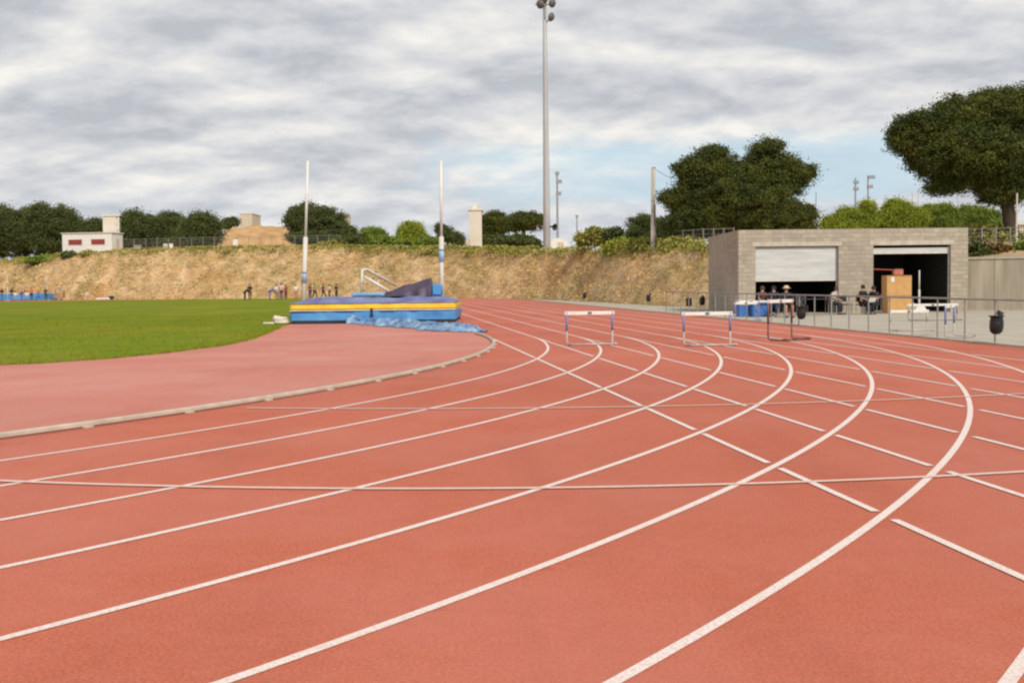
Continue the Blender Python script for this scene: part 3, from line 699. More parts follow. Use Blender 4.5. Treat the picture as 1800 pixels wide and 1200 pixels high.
ar.tube([(0, 0, zl - .4), (0, -.2, zl), (0, -.2, zt + 1.1)], .08, 8); ar.tube([(-1.0, -.2, zt), (1.0, -.2, zt)], .07, 8); ar.tube([(-.9, -.2, zt + 1.1), (1.1, -.2, zt + 1.1)], .07, 8)
ar.build('bracket', M_galv, lp)
flood(.62, zl + .15, .9, 1.9); flood(-.45, zt, -.6, 1.9); flood(.75, zt + .1, .7, 1.8); flood(-.1, zt + .55, -.1, 1.7); flood(.4, zt + 1.2, .3, 1.9); flood(-.7, zt + 1.2, -.4, 1.9)
zs = ZV(958, 398, 118)
for sx_, m in ((-1, M_galv), (1, M_dark)):
    hn = MB(); hn.lathe([(.05, -.45), (.09, -.1), (.2, .12), (.36, .3)], 14, (sx_ * .62, -.35, zs), Matrix.Rotation(sx_ * .7, 3, 'Z') @ Matrix.Rotation(1.75, 3, 'X')); hn.tube([(0, 0, zs), (sx_ * .6, -.3, zs)], .05, 6)
    hn.build('horn_speaker', m, lp, True)
# concrete post with its wire
D, z = cz(1150, 0); b_ = Vector((X(1149, D), D, z - .25))
cp_ = thing('concrete_post', 'pale concrete utility post left of the huge pine', 'utility post', b_); hp = ZV(1148, 296, D) - b_.z
MB().tube([(0, 0, -.3), (0, 0, hp * .5), (0, 0, hp)], [.21, .18, .15], 4).build('post', M_polewhite, cp_)
MB().box((.05, 0, hp + .05), (.3, .12, .08)).build('cap', M_galv, cp_)
MB().tube([(.05, 0, hp), (1.1, .6, hp - .55), (3.4, 2.0, hp - .9)], .018, 5).build('wire', M_dark, cp_)
def mast(name, label, u, vt, D, z0, r, heads, m=M_dark, group=None):
    b_ = Vector((X(u, D), D, z0)); t = thing(name, label, 'mast', b_, 0, group); h = ZV(u, vt, D) - z0
    MB().tube([(0, 0, -.3), (0, 0, h)], [r, r * .6], 8).build('pole', m, t)
    for dz, dx in heads:
        MB().box((dx, 0, h - dz), (abs(dx) * 1.0 + r * 3, .4, r * 2.6), b=.02).build('lamp', m, t)
    return t
M_mast = mat('mast_grey', (.30, .31, .33), .6)
mast('lighting_mast', 'thin grey lighting mast just right of the tall light pole', 981, 305, 230, 5, .28, [(0, .0), (1.6, .35), (4, .25)], M_mast)
mast('lighting_mast', 'short thin mast standing over the dip in the skyline', 1015, 380, 260, 5, .22, [(0, 0)], M_mast)
mast('lighting_mast', 'distant mast with dark lamp head, left of a pair', 1503, 313, 160, 5, .18, [(.6, .1), (1.5, .1)], M_mast, 'pair of distant lamp masts')
mast('lighting_mast', 'distant mast with wide lamp head, right of a pair', 1525, 309, 170, 5, .18, [(.2, .5), (1.6, .3)], M_mast, 'pair of distant lamp masts')
mast('bare_stick', 'thin leaning stick over the bright trees, left of two', 1603, 338, 88, 4, .06, [], M_polewhite)
mast('bare_stick', 'thin stick over the bright trees, right of two', 1613, 330, 90, 4, .06, [], M_polewhite)
mast('bare_stick', 'thin pole at the right side of the huge pine', 1434, 338, 92, 4, .05, [], M_mast)
mast('white_post', 'slim pale post right of the stone pine trunk', 1786, 340, 62, 3.2, .07, [], M_polewhite)

# wire fences on the crest
def wire_fence(name, label, us_, dD, h, step=1):
    u0 = us_[0]; D0, z0 = cz(u0, dD); o_ = Vector((X(u0, D0), D0, z0 - .2)); t = thing(name, label, 'fence', o_)
    prev = None; wr = MB()
    for i, u in enumerate(us_):
        D, z = cz(u, dD); p = Vector((X(u, D), D, z - .2)) - o_
        if i == 0: f0 = MB().tube([(0, 0, 0), (0, 0, h)], .035, 6).build('post', M_galv, t); f0.location = p
        else: f1 = f0.copy(); COL.objects.link(f1); f1.parent = t; f1.location = p
        if prev is not None:
            for k in range(5): zz = h * (.12 + .21 * k); wr.tube([prev + Vector((0, 0, zz)), p + Vector((0, 0, zz))], .012 if k < 4 else .022, 4, False)
            n = max(2, int((p - prev).length / .25))
            for j in range(n): q = prev.lerp(p, (j + .5) / n); wr.tube([q + Vector((0, 0, .1)), q + Vector((0, 0, h * .96))], .006, 3, False)
        prev = p
    wr.build('wire_mesh', M_galv, t)
wire_fence('wire_fence', 'wire fence on the crest between the concrete post and the building', list(np.linspace(1165, 1290, 8)), 1.5, 1.6)
wire_fence('wire_fence', 'long wire fence on the crest in front of the left tree row', list(np.linspace(218, 600, 20)), 2.5, 1.7)
wire_fence('wire_fence', 'wire fence on the wall below the stone pine', list(np.linspace(1700, 1900, 9)), -4.6, 1.0)

# ------------------------------------------------------------------ retaining wall on the right
wa = Vector((X(1692, 57), 57, -.1)); wb_ = Vector((X(2250, 50), 50, -.1))
rw = thing('retaining_wall', 'stained concrete retaining wall right of the block building', 'wall', wa, math.atan2(wb_.y - wa.y, wb_.x - wa.x))
Lw = (wb_ - wa).length; hw = ZV(1705, 456, 57) + .1
M_stain = mat('stained_concrete', (0.52, 0.46, 0.36), .9, scale=.9, col2=(.30, .26, .20), bump=.2, vscale=(2.2, 2, .25))
n_ = 9
for k in range(n_): pass
wm = MB()
for k in range(n_): wm.box(((k + .5) * Lw / n_, .25, hw / 2), (Lw / n_ - .02, .4, hw))
wm.build('panels', M_stain, rw); MB().box((Lw / 2, .25, hw + .05), (Lw, .5, .1), b=.01).build('coping', M_kerb, rw)
# earth behind the wall
m_ = MB(); vv = []
for k in range(41):
    a = wa.lerp(wb_, k / 40); 
    for j, (dy, dz) in enumerate(((.2, hw - .15), (2.5, hw + .35), (5.5, hw + .9), (12, hw + 1.2))):
        vv.append((a.x, a.y + dy, a.z + dz + .12 * mnoise.noise(Vector((a.x, dy, 0)))))
m_.add(vv, [(k * 4 + j, (k + 1) * 4 + j, (k + 1) * 4 + j + 1, k * 4 + j + 1) for k in range(40) for j in range(3)])
tag(m_.build('earth_terrace', M_dirt, smooth=True), kind='structure')
for u, lab, m in ((1718, 'dark bush on top of the retaining wall beside the building', L_dark), (1750, 'reddish brown bush on the retaining wall near the pine trunk', leaf('rust_leaves', (.17, .085, .03), (.09, .06, .02))), (1800, 'green bush on the retaining wall right of the pine trunk', L_mid)):
    D = 58.5; t = thing('bush', lab, 'bush', Vector((X(u, D), D, ZV(u, 452, D) - .1)), 0, 'bushes on the retaining wall')
    foliage('leaves', [((0, 0, .35), (.75, .5, .45)), ((.5, .2, .3), (.4, .4, .3))], 110, 30, .14, .055, m, t, shell=(.3, 1))

# ------------------------------------------------------------------ block building
def block_mat():
    m = bpy.data.materials.new('concrete_blocks'); m.use_nodes = True; t = m.node_tree; b = t.nodes['Principled BSDF']; b.inputs['Roughness'].default_value = .95
    o = t.nodes.new('ShaderNodeTexCoord').outputs['Object']
    sp = t.nodes.new('ShaderNodeSeparateXYZ'); t.links.new(o, sp.inputs[0]); cbn = t.nodes.new('ShaderNodeCombineXYZ')
    t.links.new(M('ADD', sp.outputs[0], sp.outputs[1], tree=t), cbn.inputs[0]); t.links.new(sp.outputs[2], cbn.inputs[1])
    br = t.nodes.new('ShaderNodeTexBrick'); t.links.new(cbn.outputs[0], br.inputs['Vector'])
    br.inputs['Scale'].default_value = 1; br.inputs['Brick Width'].default_value = .40; br.inputs['Row Height'].default_value = .20; br.inputs['Mortar Size'].default_value = .014
    br.inputs['Color1'].default_value = (.50, .44, .35, 1); br.inputs['Color2'].default_value = (.36, .315, .25, 1); br.inputs['Mortar'].default_value = (.36, .30, .23, 1)
    c = nmix(t, M('MULTIPLY', ramp(t, nnoise(t, o, 5, 6, .7), [(.38, 0.0), (.62, 1.0)]), .6, tree=t), br.outputs['Color'], (.30, .25, .185))
    c = nmix(t, M('MULTIPLY', ramp(t, nnoise(t, o, .5, 4, .6), [(.4, 0.0), (.7, 1.0)]), .35, tree=t), c, (.55, .48, .38))
    c = nmix(t, ramp(t, nnoise(t, o, 1.4, 5, .6, (1, 1, .22)), [(.56, 0.0), (.74, .45)]), c, (.22, .19, .15))
    t.links.new(c, b.inputs['Base Color'])
    bp = t.nodes.new('ShaderNodeBump'); bp.inputs['Strength'].default_value = .6; bp.inputs['Distance'].default_value = .03
    hh_ = M('SUBTRACT', M('MULTIPLY', nnoise(t, o, 9, 4, .7), .6, tree=t), br.outputs['Fac'], tree=t)
    t.links.new(hh_, bp.inputs['Height']); t.links.new(bp.outputs[0], b.inputs['Normal']); return m
M_block = block_mat()
BD = 54.0; bx0 = X(1298, BD); bx1 = X(1701, BD); bz = -.10
bo = thing('block_building', 'grey concrete block store with two wide roller door openings', 'building', Vector((bx0, BD, bz)))
W = bx1 - bx0; DP = 8.2; HB = 4.02
pxm = BD / F
def lx(u): return X(u, BD) - bx0
o1a, o1b, o2a, o2b = lx(1328), lx(1474), lx(1535), lx(1671); zt1 = 3.22
wl_ = MB(); T_ = .3
for a, b in ((0, o1a), (o1b, o2a), (o2b, W)): wl_.box(((a + b) / 2, T_ / 2, HB / 2), (b - a, T_, HB))
for a, b in ((o1a, o1b), (o2a, o2b)): wl_.box(((a + b) / 2, T_ / 2, (zt1 + HB) / 2), (b - a, T_, HB - zt1))
wl_.box((T_ / 2, T_ + (DP - T_) / 2, HB / 2), (T_, DP - T_, HB)); wl_.box((W - T_ / 2, T_ + (DP - T_) / 2, HB / 2), (T_, DP - T_, HB))
wl_.box((W / 2, DP - T_ / 2, HB / 2), (W - 2 * T_, T_, HB))
wl_.build('wall', M_block, bo)
MB().box((W / 2, DP / 2, HB - .35), (W - 2 * T_, DP - 2 * T_, .2)).build('roof', mat('roof_felt', (.12, .12, .12), .9), bo)
MB().box((W / 2, DP / 2, .02), (W - 2 * T_, DP - 2 * T_ - .01, .05)).build('floor', M_concrete, bo)
lin = MB()
for a, b in ((o1a, o1b), (o2a, o2b)): lin.box(((a + b) / 2, -.004, zt1 + .11), (b - a + .3, .016, .2))
lin.build('lintel', M_kerb, bo)
M_shut = mat('shutter_grey', (.66, .66, .64), .5, scale=2, col2=(.52, .53, .52), vscale=(.4, 1, 3))
def slats(mb, x0, x1, z0, z1, y):
    n = int((z1 - z0) / .09); vv = []; ff = []
    for i in range(n + 1):
        z = z0 + (z1 - z0) * i / n
        for k, (dz, dy) in enumerate(((0, 0), (.02, -.018), (.065, -.018), (.085, 0))):
            if z + dz <= z1 + .001: vv += [(x0, y + dy, z + dz), (x1, y + dy, z + dz)]
    for i in range(len(vv) // 2 - 1): ff.append((2 * i, 2 * i + 1, 2 * i + 3, 2 * i + 2))
    mb.add(vv, ff)
zs1 = bz * -1 + ZV(1400, 491, BD)
sh = MB(); slats(sh, o1a + .02, o1b - .1, zs1, zt1 - .02, .16); s1 = sh.build('roller_shutter', M_shut, bo)
MB().box(((o1a + o1b) / 2 - .04, .15, zs1 - .04), (o1b - o1a - .14, .06, .08)).build('bottom_bar', M_polewhite, s1)
sh = MB(); slats(sh, o2a + .02, o2b - .1, zt1 - .32, zt1 - .12, .16); s2 = sh.build('roller_shutter', M_shut, bo)
MB().box(((o2a + o2b) / 2 - .04, .15, zt1 - .36), (o2b - o2a - .14, .06, .08)).build('bottom_bar', M_polewhite, s2)
gd = MB()
for x in (o1b - .04, o2b - .04): gd.box((x, .16, zt1 / 2), (.08, .1, zt1))
gd.build('guide_rail', M_galv, bo)
M_inner_shade = mat('inner_wall_shade', (.07, .075, .07), .95)  # interior shade painted in: walls coloured dark to keep the store dim
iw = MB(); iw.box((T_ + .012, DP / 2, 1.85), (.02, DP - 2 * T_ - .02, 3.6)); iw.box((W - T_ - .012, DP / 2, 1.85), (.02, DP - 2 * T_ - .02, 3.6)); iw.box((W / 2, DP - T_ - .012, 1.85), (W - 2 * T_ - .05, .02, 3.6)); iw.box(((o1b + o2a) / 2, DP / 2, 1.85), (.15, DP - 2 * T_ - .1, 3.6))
iw.build('shade_lining', M_inner_shade, bo)

# things in and before the store
def GP(u, D, z=-.05): return Vector((X(u, D), D, z))
def cardboard(u, D, z, w_, h, label):
    t = thing('cardboard_box', label, 'box', GP(u, D, z), .05 * random.uniform(-1, 1))
    MB().box((0, 0, h / 2), (w_, .8, h), b=.008).build('carton', mat('cardboard', (.62, .36, .14), .9, scale=4, col2=(.52, .29, .11)), t)
    MB().box((0, -.402, h - .03), (w_ * .98, .006, .05)).box((0, 0, h + .003), (.06, .78, .006)).build('tape', mat('brown_tape', (.45, .25, .10), .4), t)
    return t
s_ = 52.8 / F
z1_ = .88
cardboard(1577, 52.8, -.05, 42 * s_, .80, 'lower orange cardboard box of the pile by the right door')
t = cardboard(1576, 52.8, .757, 43 * s_, .93, 'upper orange cardboard box with a white sticker')
MB().box((-.3, -.41, .75), (.16, .006, .22)).build('sticker', M_white, t)
t = thing('small_box', 'small reddish box on top of the cardboard pile', 'box', GP(1578, 52.8, 1.70)); MB().box((0, 0, .14), (.42, .3, .26), b=.02).build('body', mat('salmon_card', (.5, .18, .12), .8), t); MB().box((0, 0, .29), (.3, .25, .05)).build('lid', M_dark, t)
t = thing('red_bar', 'thin red crossbar resting inside the right doorway', 'bar', GP(1556, 54.6, 1.95))
MB().tube([(-.75, 0, .06), (.65, .1, 0)], .03, 8).build('bar', mat('red_paint', (.45, .04, .03), .5), t); MB().box((-.72, .0, -.95), (.05, .05, 1.9)).build('stand', M_dark, t)
def jumpstand(u, vt, D, label, name='jump_stand', z=-.05):
    t = thing(name, label, 'stand', GP(u, D, z)); h = ZV(u, vt, D) - z
    MB().tube([(0, 0, .03), (0, 0, h * .55)], .045, 10).tube([(0, 0, h * .5), (0, 0, h)], .03, 10).build('upright', M_polewhite, t, True)
    MB().box((0, 0, .03), (.75, .12, .06), b=.01).box((0, -.2, .031), (.1, .5, .055), b=.01).build('base', M_white, t)
    return t
t = jumpstand(1616, 475, 52.6, 'white high jump stand standing upright in the right doorway')
MB().add([(0, 0, 0)] * 0, []) if False else None
mbx = MB(); mbx.prism([(-.32, .05), (.38, .05), (.14, .42), (-.02, .42)], -.1, .1); mbx.build('weight', M_white, t)
t = thing('plant_pot', 'green and white sack slumped beside the white stand', 'sack', GP(1601, 53.0)); t.name = 'sack'
sk = MB(); sk.lathe([(.02, 0), (.26, .02), (.30, .2), (.22, .42), (.08, .5), (.01, .5)], 14); sk.build('bag', mat('lime_sack', (.35, .42, .16), .7, scale=5, col2=(.6, .6, .5), bump=.8), t, True)
def crate(u, D, label):
    t = thing('plastic_crate', label, 'crate', GP(u, D), .1); m_ = MB(); w_, d_, h = .62, .5, .62
    for x in (-w_ / 2, w_ / 2): m_.box((x, 0, h / 2), (.03, d_, h))
    for y in (-d_ / 2, d_ / 2): m_.box((0, y, h * .45), (w_ - .04, .03, h * .7)); m_.box((0, y, h * .95), (w_ - .04, .035, h * .08)); 
    for x in (-w_ / 4, 0, w_ / 4): m_.box((x, -d_ / 2 - .012, h / 2), (.03, .03, h))
    m_.box((0, 0, .02), (w_ - .04, d_ - .04, .03)); m_.build('body', mat('crate_blue', (.05, .16, .45), .5), t)
    MB().box((0, 0, h + .04), (w_ + .05, d_ + .05, .08), b=.02).build('lid', M_white, t); return t
crate(1309, 50, 'blue crate with white lid, left of two by the building corner'); crate(1333, 49.6, 'blue crate with white lid, right of two by the doorway')
t = thing('folding_table', 'dark folding table in front of the left roller door', 'table', GP(1432, 51))
MB().box((0, 0, .72), (1.6, .7, .04), b=.008).build('tabletop', M_dark, t)
for x in (-.7, .7):
    for y in (-.28, .28): MB().tube([(x, y, 0), (x, y, .7)], .018, 6).build('leg', M_galv, t)
def chair(u, D, rz, label):
    t = thing('folding_chair', label, 'chair', GP(u, D), rz, 'dark chairs in front of the store')
    MB().box((0, 0, .44), (.45, .42, .04), b=.01).build('seat', M_dark, t); MB().box((0, .21, .72), (.44, .03, .3), b=.01).build('backrest', M_dark, t)
    for x in (-.2, .2):
        MB().tube([(x, -.19, 0), (x, -.19, .43)], .015, 6).build('leg', M_galv, t); MB().tube([(x, .21, 0), (x, .2, .9)], .015, 6).build('leg', M_galv, t)
    return t

# ------------------------------------------------------------------ people
def skinmesh(V, E, Rr, lvl=1):
    me = bpy.data.meshes.new('tmp'); me.from_pydata([tuple(v) for v in V], E, []); o = bpy.data.objects.new('tmp', me); COL.objects.link(o)
    o.modifiers.new('s', 'SKIN'); 
    sv = me.skin_vertices[0].data
    for i, r in enumerate(Rr): sv[i].radius = (r, r) if not isinstance(r, tuple) else r; sv[i].use_root = (i == 0)
    ss = o.modifiers.new('u', 'SUBSURF'); ss.levels = lvl; ss.render_levels = lvl
    dg = bpy.context.evaluated_depsgraph_get(); m2 = bpy.data.meshes.new_from_object(o.evaluated_get(dg)); bpy.data.objects.remove(o); return m2
M_skin = mat('skin', (.50, .28, .19), .6, var=.05); 
HAIRC = {'brown': (.07, .04, .02), 'black': (.015, .012, .01), 'blond': (.30, .20, .08)}
def cloth(c): 
    n = 'cloth_%d_%d_%d' % tuple(int(x * 100) for x in c); return mat(n, c, .9, var=.12, scale=8, bump=.4, bscale=9)
PCACHE = {}
def skel(pose):
    J = {'pel': (0, 0, .95), 'spi': (0, .01, 1.14), 'che': (0, .01, 1.34), 'nkb': (0, .01, 1.47), 'nek': (0, -.005, 1.54), 'hed': (0, -.02, 1.63), 'top': (0, -.01, 1.70)}
    for s, sx_ in (('l', 1), ('r', -1)):
        J['hip' + s] = (.10 * sx_, 0, .90); J['kne' + s] = (.11 * sx_, -.02, .50); J['ank' + s] = (.11 * sx_, .02, .09); J['toe' + s] = (.13 * sx_, -.15, .035)
        J['sho' + s] = (.175 * sx_, .01, 1.42); J['elb' + s] = (.235 * sx_, .03, 1.14); J['wri' + s] = (.25 * sx_, -.06, .90)
    if pose == 'walk':
        J.update(knel=(.11, -.20, .54), ankl=(.11, -.22, .10), toel=(.12, -.38, .06), kner=(-.11, .05, .49), ankr=(-.11, .32, .16), toer=(-.12, .24, .03), elbl=(.24, .14, 1.16), wril=(.25, .12, .92), elbr=(-.24, -.10, 1.16), wrir=(-.22, -.30, 1.02))
    if pose == 'hips': J.update(elbl=(.40, .10, 1.17), wril=(.20, -.05, 1.02), elbr=(-.40, .10, 1.17), wrir=(-.20, -.05, 1.02))
    if pose == 'fwd': J.update(elbl=(.26, -.08, 1.16), wril=(.14, -.30, 1.12), elbr=(-.26, -.08, 1.16), wrir=(-.14, -.30, 1.12))
    if pose in ('sit', 'sitlow', 'sitlean'):
        dz = -.42 if pose != 'sitlow' else -.80
        for k in ('pel', 'spi', 'che', 'nkb', 'nek', 'hed', 'top', 'hipl', 'hipr', 'shol', 'shor', 'elbl', 'elbr', 'wril', 'wrir'): a = J[k]; J[k] = (a[0], a[1], a[2] + dz)
        for s, sx_ in (('l', 1), ('r', -1)):
            if pose != 'sitlow': J['kne' + s] = (.14 * sx_, -.42, .50); J['ank' + s] = (.13 * sx_, -.40, .09); J['toe' + s] = (.14 * sx_, -.57, .035)
            else: J['kne' + s] = (.18 * sx_, -.38, .42); J['ank' + s] = (.12 * sx_, -.62, .07); J['toe' + s] = (.14 * sx_, -.76, .04)
            J['elb' + s] = (.25 * sx_, -.06, 1.16 + dz); J['wri' + s] = (.14 * sx_, -.30, 1.10 + dz)
        if pose == 'sitlean':
            for k in ('che', 'nkb', 'nek', 'hed', 'top', 'shol', 'shor'): a = J[k]; J[k] = (a[0] + .04, a[1] - .30 * (a[2] - .53), a[2] - .05)
    if pose == 'bend':
        for k in ('spi', 'che', 'nkb', 'nek', 'hed', 'top', 'shol', 'shor'):
            a = J[k]; h = a[2] - .95; J[k] = (a[0], a[1] - h * .80, .95 + h * .55)
        for s, sx_ in (('l', 1), ('r', -1)): J['elb' + s] = (.20 * sx_, -.48, .95); J['wri' + s] = (.13 * sx_, -.58, .72)
    return {k: Vector(v) for k, v in J.items()}
def person_meshes(pose):
    if pose in PCACHE: return PCACHE[pose]
    J = skel(pose); V = []; E = []; Rr = []; ix = {}
    def a(k, p, r, par): 
        ix[k] = len(V); V.append(Vector(p)); Rr.append(r)
        if par: E.append((ix[par], ix[k]))
    a('pel', J['pel'], .125, None); a('spi', J['spi'], .11, 'pel'); a('che', J['che'], .125, 'spi'); a('nkb', J['nkb'], .075, 'che'); a('nek', J['nek'], .052, 'nkb'); a('hed', J['hed'], .088, 'nek'); a('top', J['top'], .070, 'hed')
    hd = J['hed']
    for s, sx_ in (('l', 1), ('r', -1)):
        a('hip' + s, J['hip' + s], .088, 'pel'); a('kne' + s, J['kne' + s], .056, 'hip' + s)
        a('cal' + s, J['kne' + s].lerp(J['ank' + s], .3) + Vector((0, .015, 0)), .052, 'kne' + s); a('ank' + s, J['ank' + s], .036, 'cal' + s); a('toe' + s, J['toe' + s], .034, 'ank' + s)
        a('sho' + s, J['sho' + s], .058, 'nkb' if False else 'che'); a('elb' + s, J['elb' + s], .040, 'sho' + s); a('wri' + s, J['wri' + s], .026, 'elb' + s)
        d = (J['wri' + s] - J['elb' + s]).normalized(); side = Vector((0, 1, 0)) - d * d.y; side.normalize(); nn_ = d.cross(side)
        pc = J['wri' + s] + d * .075; a('pal' + s, pc, .030, 'wri' + s)
        for f, (off, ln) in enumerate(((-.032, .065), (-.011, .078), (.011, .072), (.031, .055))):
            k0 = 'f%d%s' % (f, s); a(k0, pc + d * .03 + side * off, .009, 'pal' + s); a(k0 + 'b', pc + d * (.03 + ln * .55) + side * off + nn_ * .008, .008, k0); a(k0 + 'c', pc + d * (.03 + ln * .9) + side * off + nn_ * .028, .007, k0 + 'b')
        a('t' + s, J['wri' + s] + d * .035 - side * .035, .010, 'pal' + s); a('tt' + s, J['wri' + s] + d * .075 - side * .055 + nn_ * .01, .008, 't' + s)
    body = skinmesh(V, E, Rr)
    # face: nose, ears, eye sockets joined to the body surface
    bm = bmesh.new(); bm.from_mesh(body)
    for off, sc3 in (((0, -.098, -.005), (.014, .020, .022)), ((.088, 0, 0), (.012, .02, .03)), ((-.088, 0, 0), (.012, .02, .03))):
        r_ = bmesh.ops.create_uvsphere(bm, u_segments=8, v_segments=6, radius=1); bmesh.ops.scale(bm, vec=sc3, verts=r_['verts']); bmesh.ops.translate(bm, vec=hd + Vector(off), verts=r_['verts'])
    bm.to_mesh(body); bm.free()
    body.polygons.foreach_set('use_smooth', [True] * len(body.polygons))
    def sub(keys, rad, edges):
        Vv = [J[k] if k in J else V[ix[k]] for k in keys]; m_ = skinmesh(Vv, [(keys.index(p), keys.index(q)) for p, q in edges], rad); m_.polygons.foreach_set('use_smooth', [True] * len(m_.polygons)); return m_
    shirt = sub(['che', 'spi', 'pel', 'nkb', 'shol', 'elbl', 'shor', 'elbr'], [.150, .140, .150, .085, .078, .058, .078, .058], [('che', 'spi'), ('spi', 'pel'), ('che', 'nkb'), ('che', 'shol'), ('shol', 'elbl'), ('che', 'shor'), ('shor', 'elbr')])
    longp = sub(['pel', 'hipl', 'knel', 'ankl', 'hipr', 'kner', 'ankr'], [.140, .105, .075, .058, .105, .075, .058], [('pel', 'hipl'), ('hipl', 'knel'), ('knel', 'ankl'), ('pel', 'hipr'), ('hipr', 'kner'), ('kner', 'ankr')])
    shortp = sub(['pel', 'hipl', 'knel', 'hipr', 'kner'], [.140, .108, .082, .108, .082], [('pel', 'hipl'), ('hipl', 'knel'), ('pel', 'hipr'), ('hipr', 'kner')])
    hr = MB(); 
    rot = (J['top'] - J['nek']).to_track_quat('Z', 'Y').to_matrix() if pose == 'bend' else Matrix.Identity(3)
    hr.lathe([(.001, .118), (.05, .110), (.085, .078), (.104, .03), (.100, -.02), (.085, -.05)], 14, hd + rot @ Vector((0, .018, .012)), rot)
    eyes = MB()
    for x in (-.032, .032): eyes.lathe([(.001, .008), (.008, .004), (.010, 0)], 6, hd + Vector((x, -.086, .01)), Matrix.Rotation(1.57, 3, 'X'))
    sh = MB()
    for s, sx_ in (('l', 1), ('r', -1)):
        p = J['ank' + s]; q = J['toe' + s]; c = p.lerp(q, .45); c.z = min(p.z, q.z) + .012; sh.box(c, (.10, .27, .085), b=.03)
    hm = hr.build('h', None); em = eyes.build('e', None); sm = sh.build('s', None); ms = (hm.data, em.data, sm.data)
    hm.data.polygons.foreach_set('use_smooth', [True] * len(hm.data.polygons))
    for o in (hm, em, sm): bpy.data.objects.remove(o)
    PCACHE[pose] = (body, shirt, longp, shortp, *ms, hd.copy()); return PCACHE[pose]
def person(u, D, z, rz, pose, label, top, bot, hair='brown', short=False, scale=1.0, group=None, hat=None, extra=None):
    body, shirt, longp, shortp, hm, em, sm, hd = person_meshes(pose)
    t = thing('person', label, 'person', GP(u, D, z), rz, group); t.scale = (scale,) * 3
    def part(n, me, m): 
        me2 = me.copy(); me2.materials.clear(); return link(n, me2, m, t)
    part('body', body, M_skin); part('shirt', shirt, cloth(top)); part('shorts' if short else 'trousers', shortp if short else longp, cloth(bot))
    part('shoes', sm, cloth((.12, .12, .12))); part('eyes', em, M_dark)
    part('hair', hm, mat('hair_' + hair, HAIRC[hair], .7))
    if hat:
        MB().lathe([(.001, .15), (.07, .145), (.105, .10), (.115, .05), (.19, .035), (.19, .025), (.11, .03)], 16, hd + Vector((0, .01, .0))).build('hat', cloth(hat), t, True)
    return t
GA = 'athletes on the far side of the infield'
blk = (.02, .02, .022)
ath = [(430, 126, 'bend', 'person in dark clothes bending down at the left of the far group', blk, (.04, .03, .03), 'black', 2.2, .95),
 (439, 127, 'stand', 'standing person in black top, tallest at the left of the far group', blk, (.07, .035, .03), 'black', .4, 1.03),
 (474, 128, 'bend', 'fair haired person with purple clothes leaning over', (.18, .18, .42), (.20, .18, .42), 'blond', 1.9, 1.0),
 (486, 128, 'fwd', 'person in a white top at the left of the pair with the pink top', (.72, .70, .66), (.5, .25, .2), 'brown', .6, .96),
 (494, 127, 'hips', 'dark haired person in a pale pink top and purple trousers', (.78, .48, .48), (.13, .06, .16), 'brown', -.3, 1.06),
 (502, 129, 'stand', 'person in dark red clothes beside the pale pink top', (.30, .035, .03), (.20, .04, .05), 'brown', .9, .98),
 (520, 128, 'hips', 'person in a white shirt and pink trousers left of the vault post', (.78, .76, .76), (.52, .24, .20), 'blond', 0, .96),
 (545, 128, 'fwd', 'person in a crimson top right of the vault post', (.34, .02, .06), (.10, .10, .28), 'brown', -.6, 1.0),
 (553, 131, 'walk', 'person in a green top behind the crimson one', (.12, .35, .10), blk, 'brown', .9, 1.0),
 (568, 128, 'walk', 'person in a navy top walking to the right', (.05, .05, .16), (.06, .05, .12), 'black', 1.3, .98),
 (579, 130, 'fwd', 'person in a cream top with brown trousers', (.72, .64, .52), (.28, .12, .06), 'brown', -.9, .94),
 (591, 130, 'stand', 'person in dark olive clothes at the right of the far group', (.07, .06, .02), (.05, .05, .02), 'black', 1.0, .98)]
for u, D, pose, lab, tp_, bt, hair, rz, s_ in ath: person(u, D, 0.0, rz, pose, lab, tp_, bt, hair, scale=s_, group=GA)
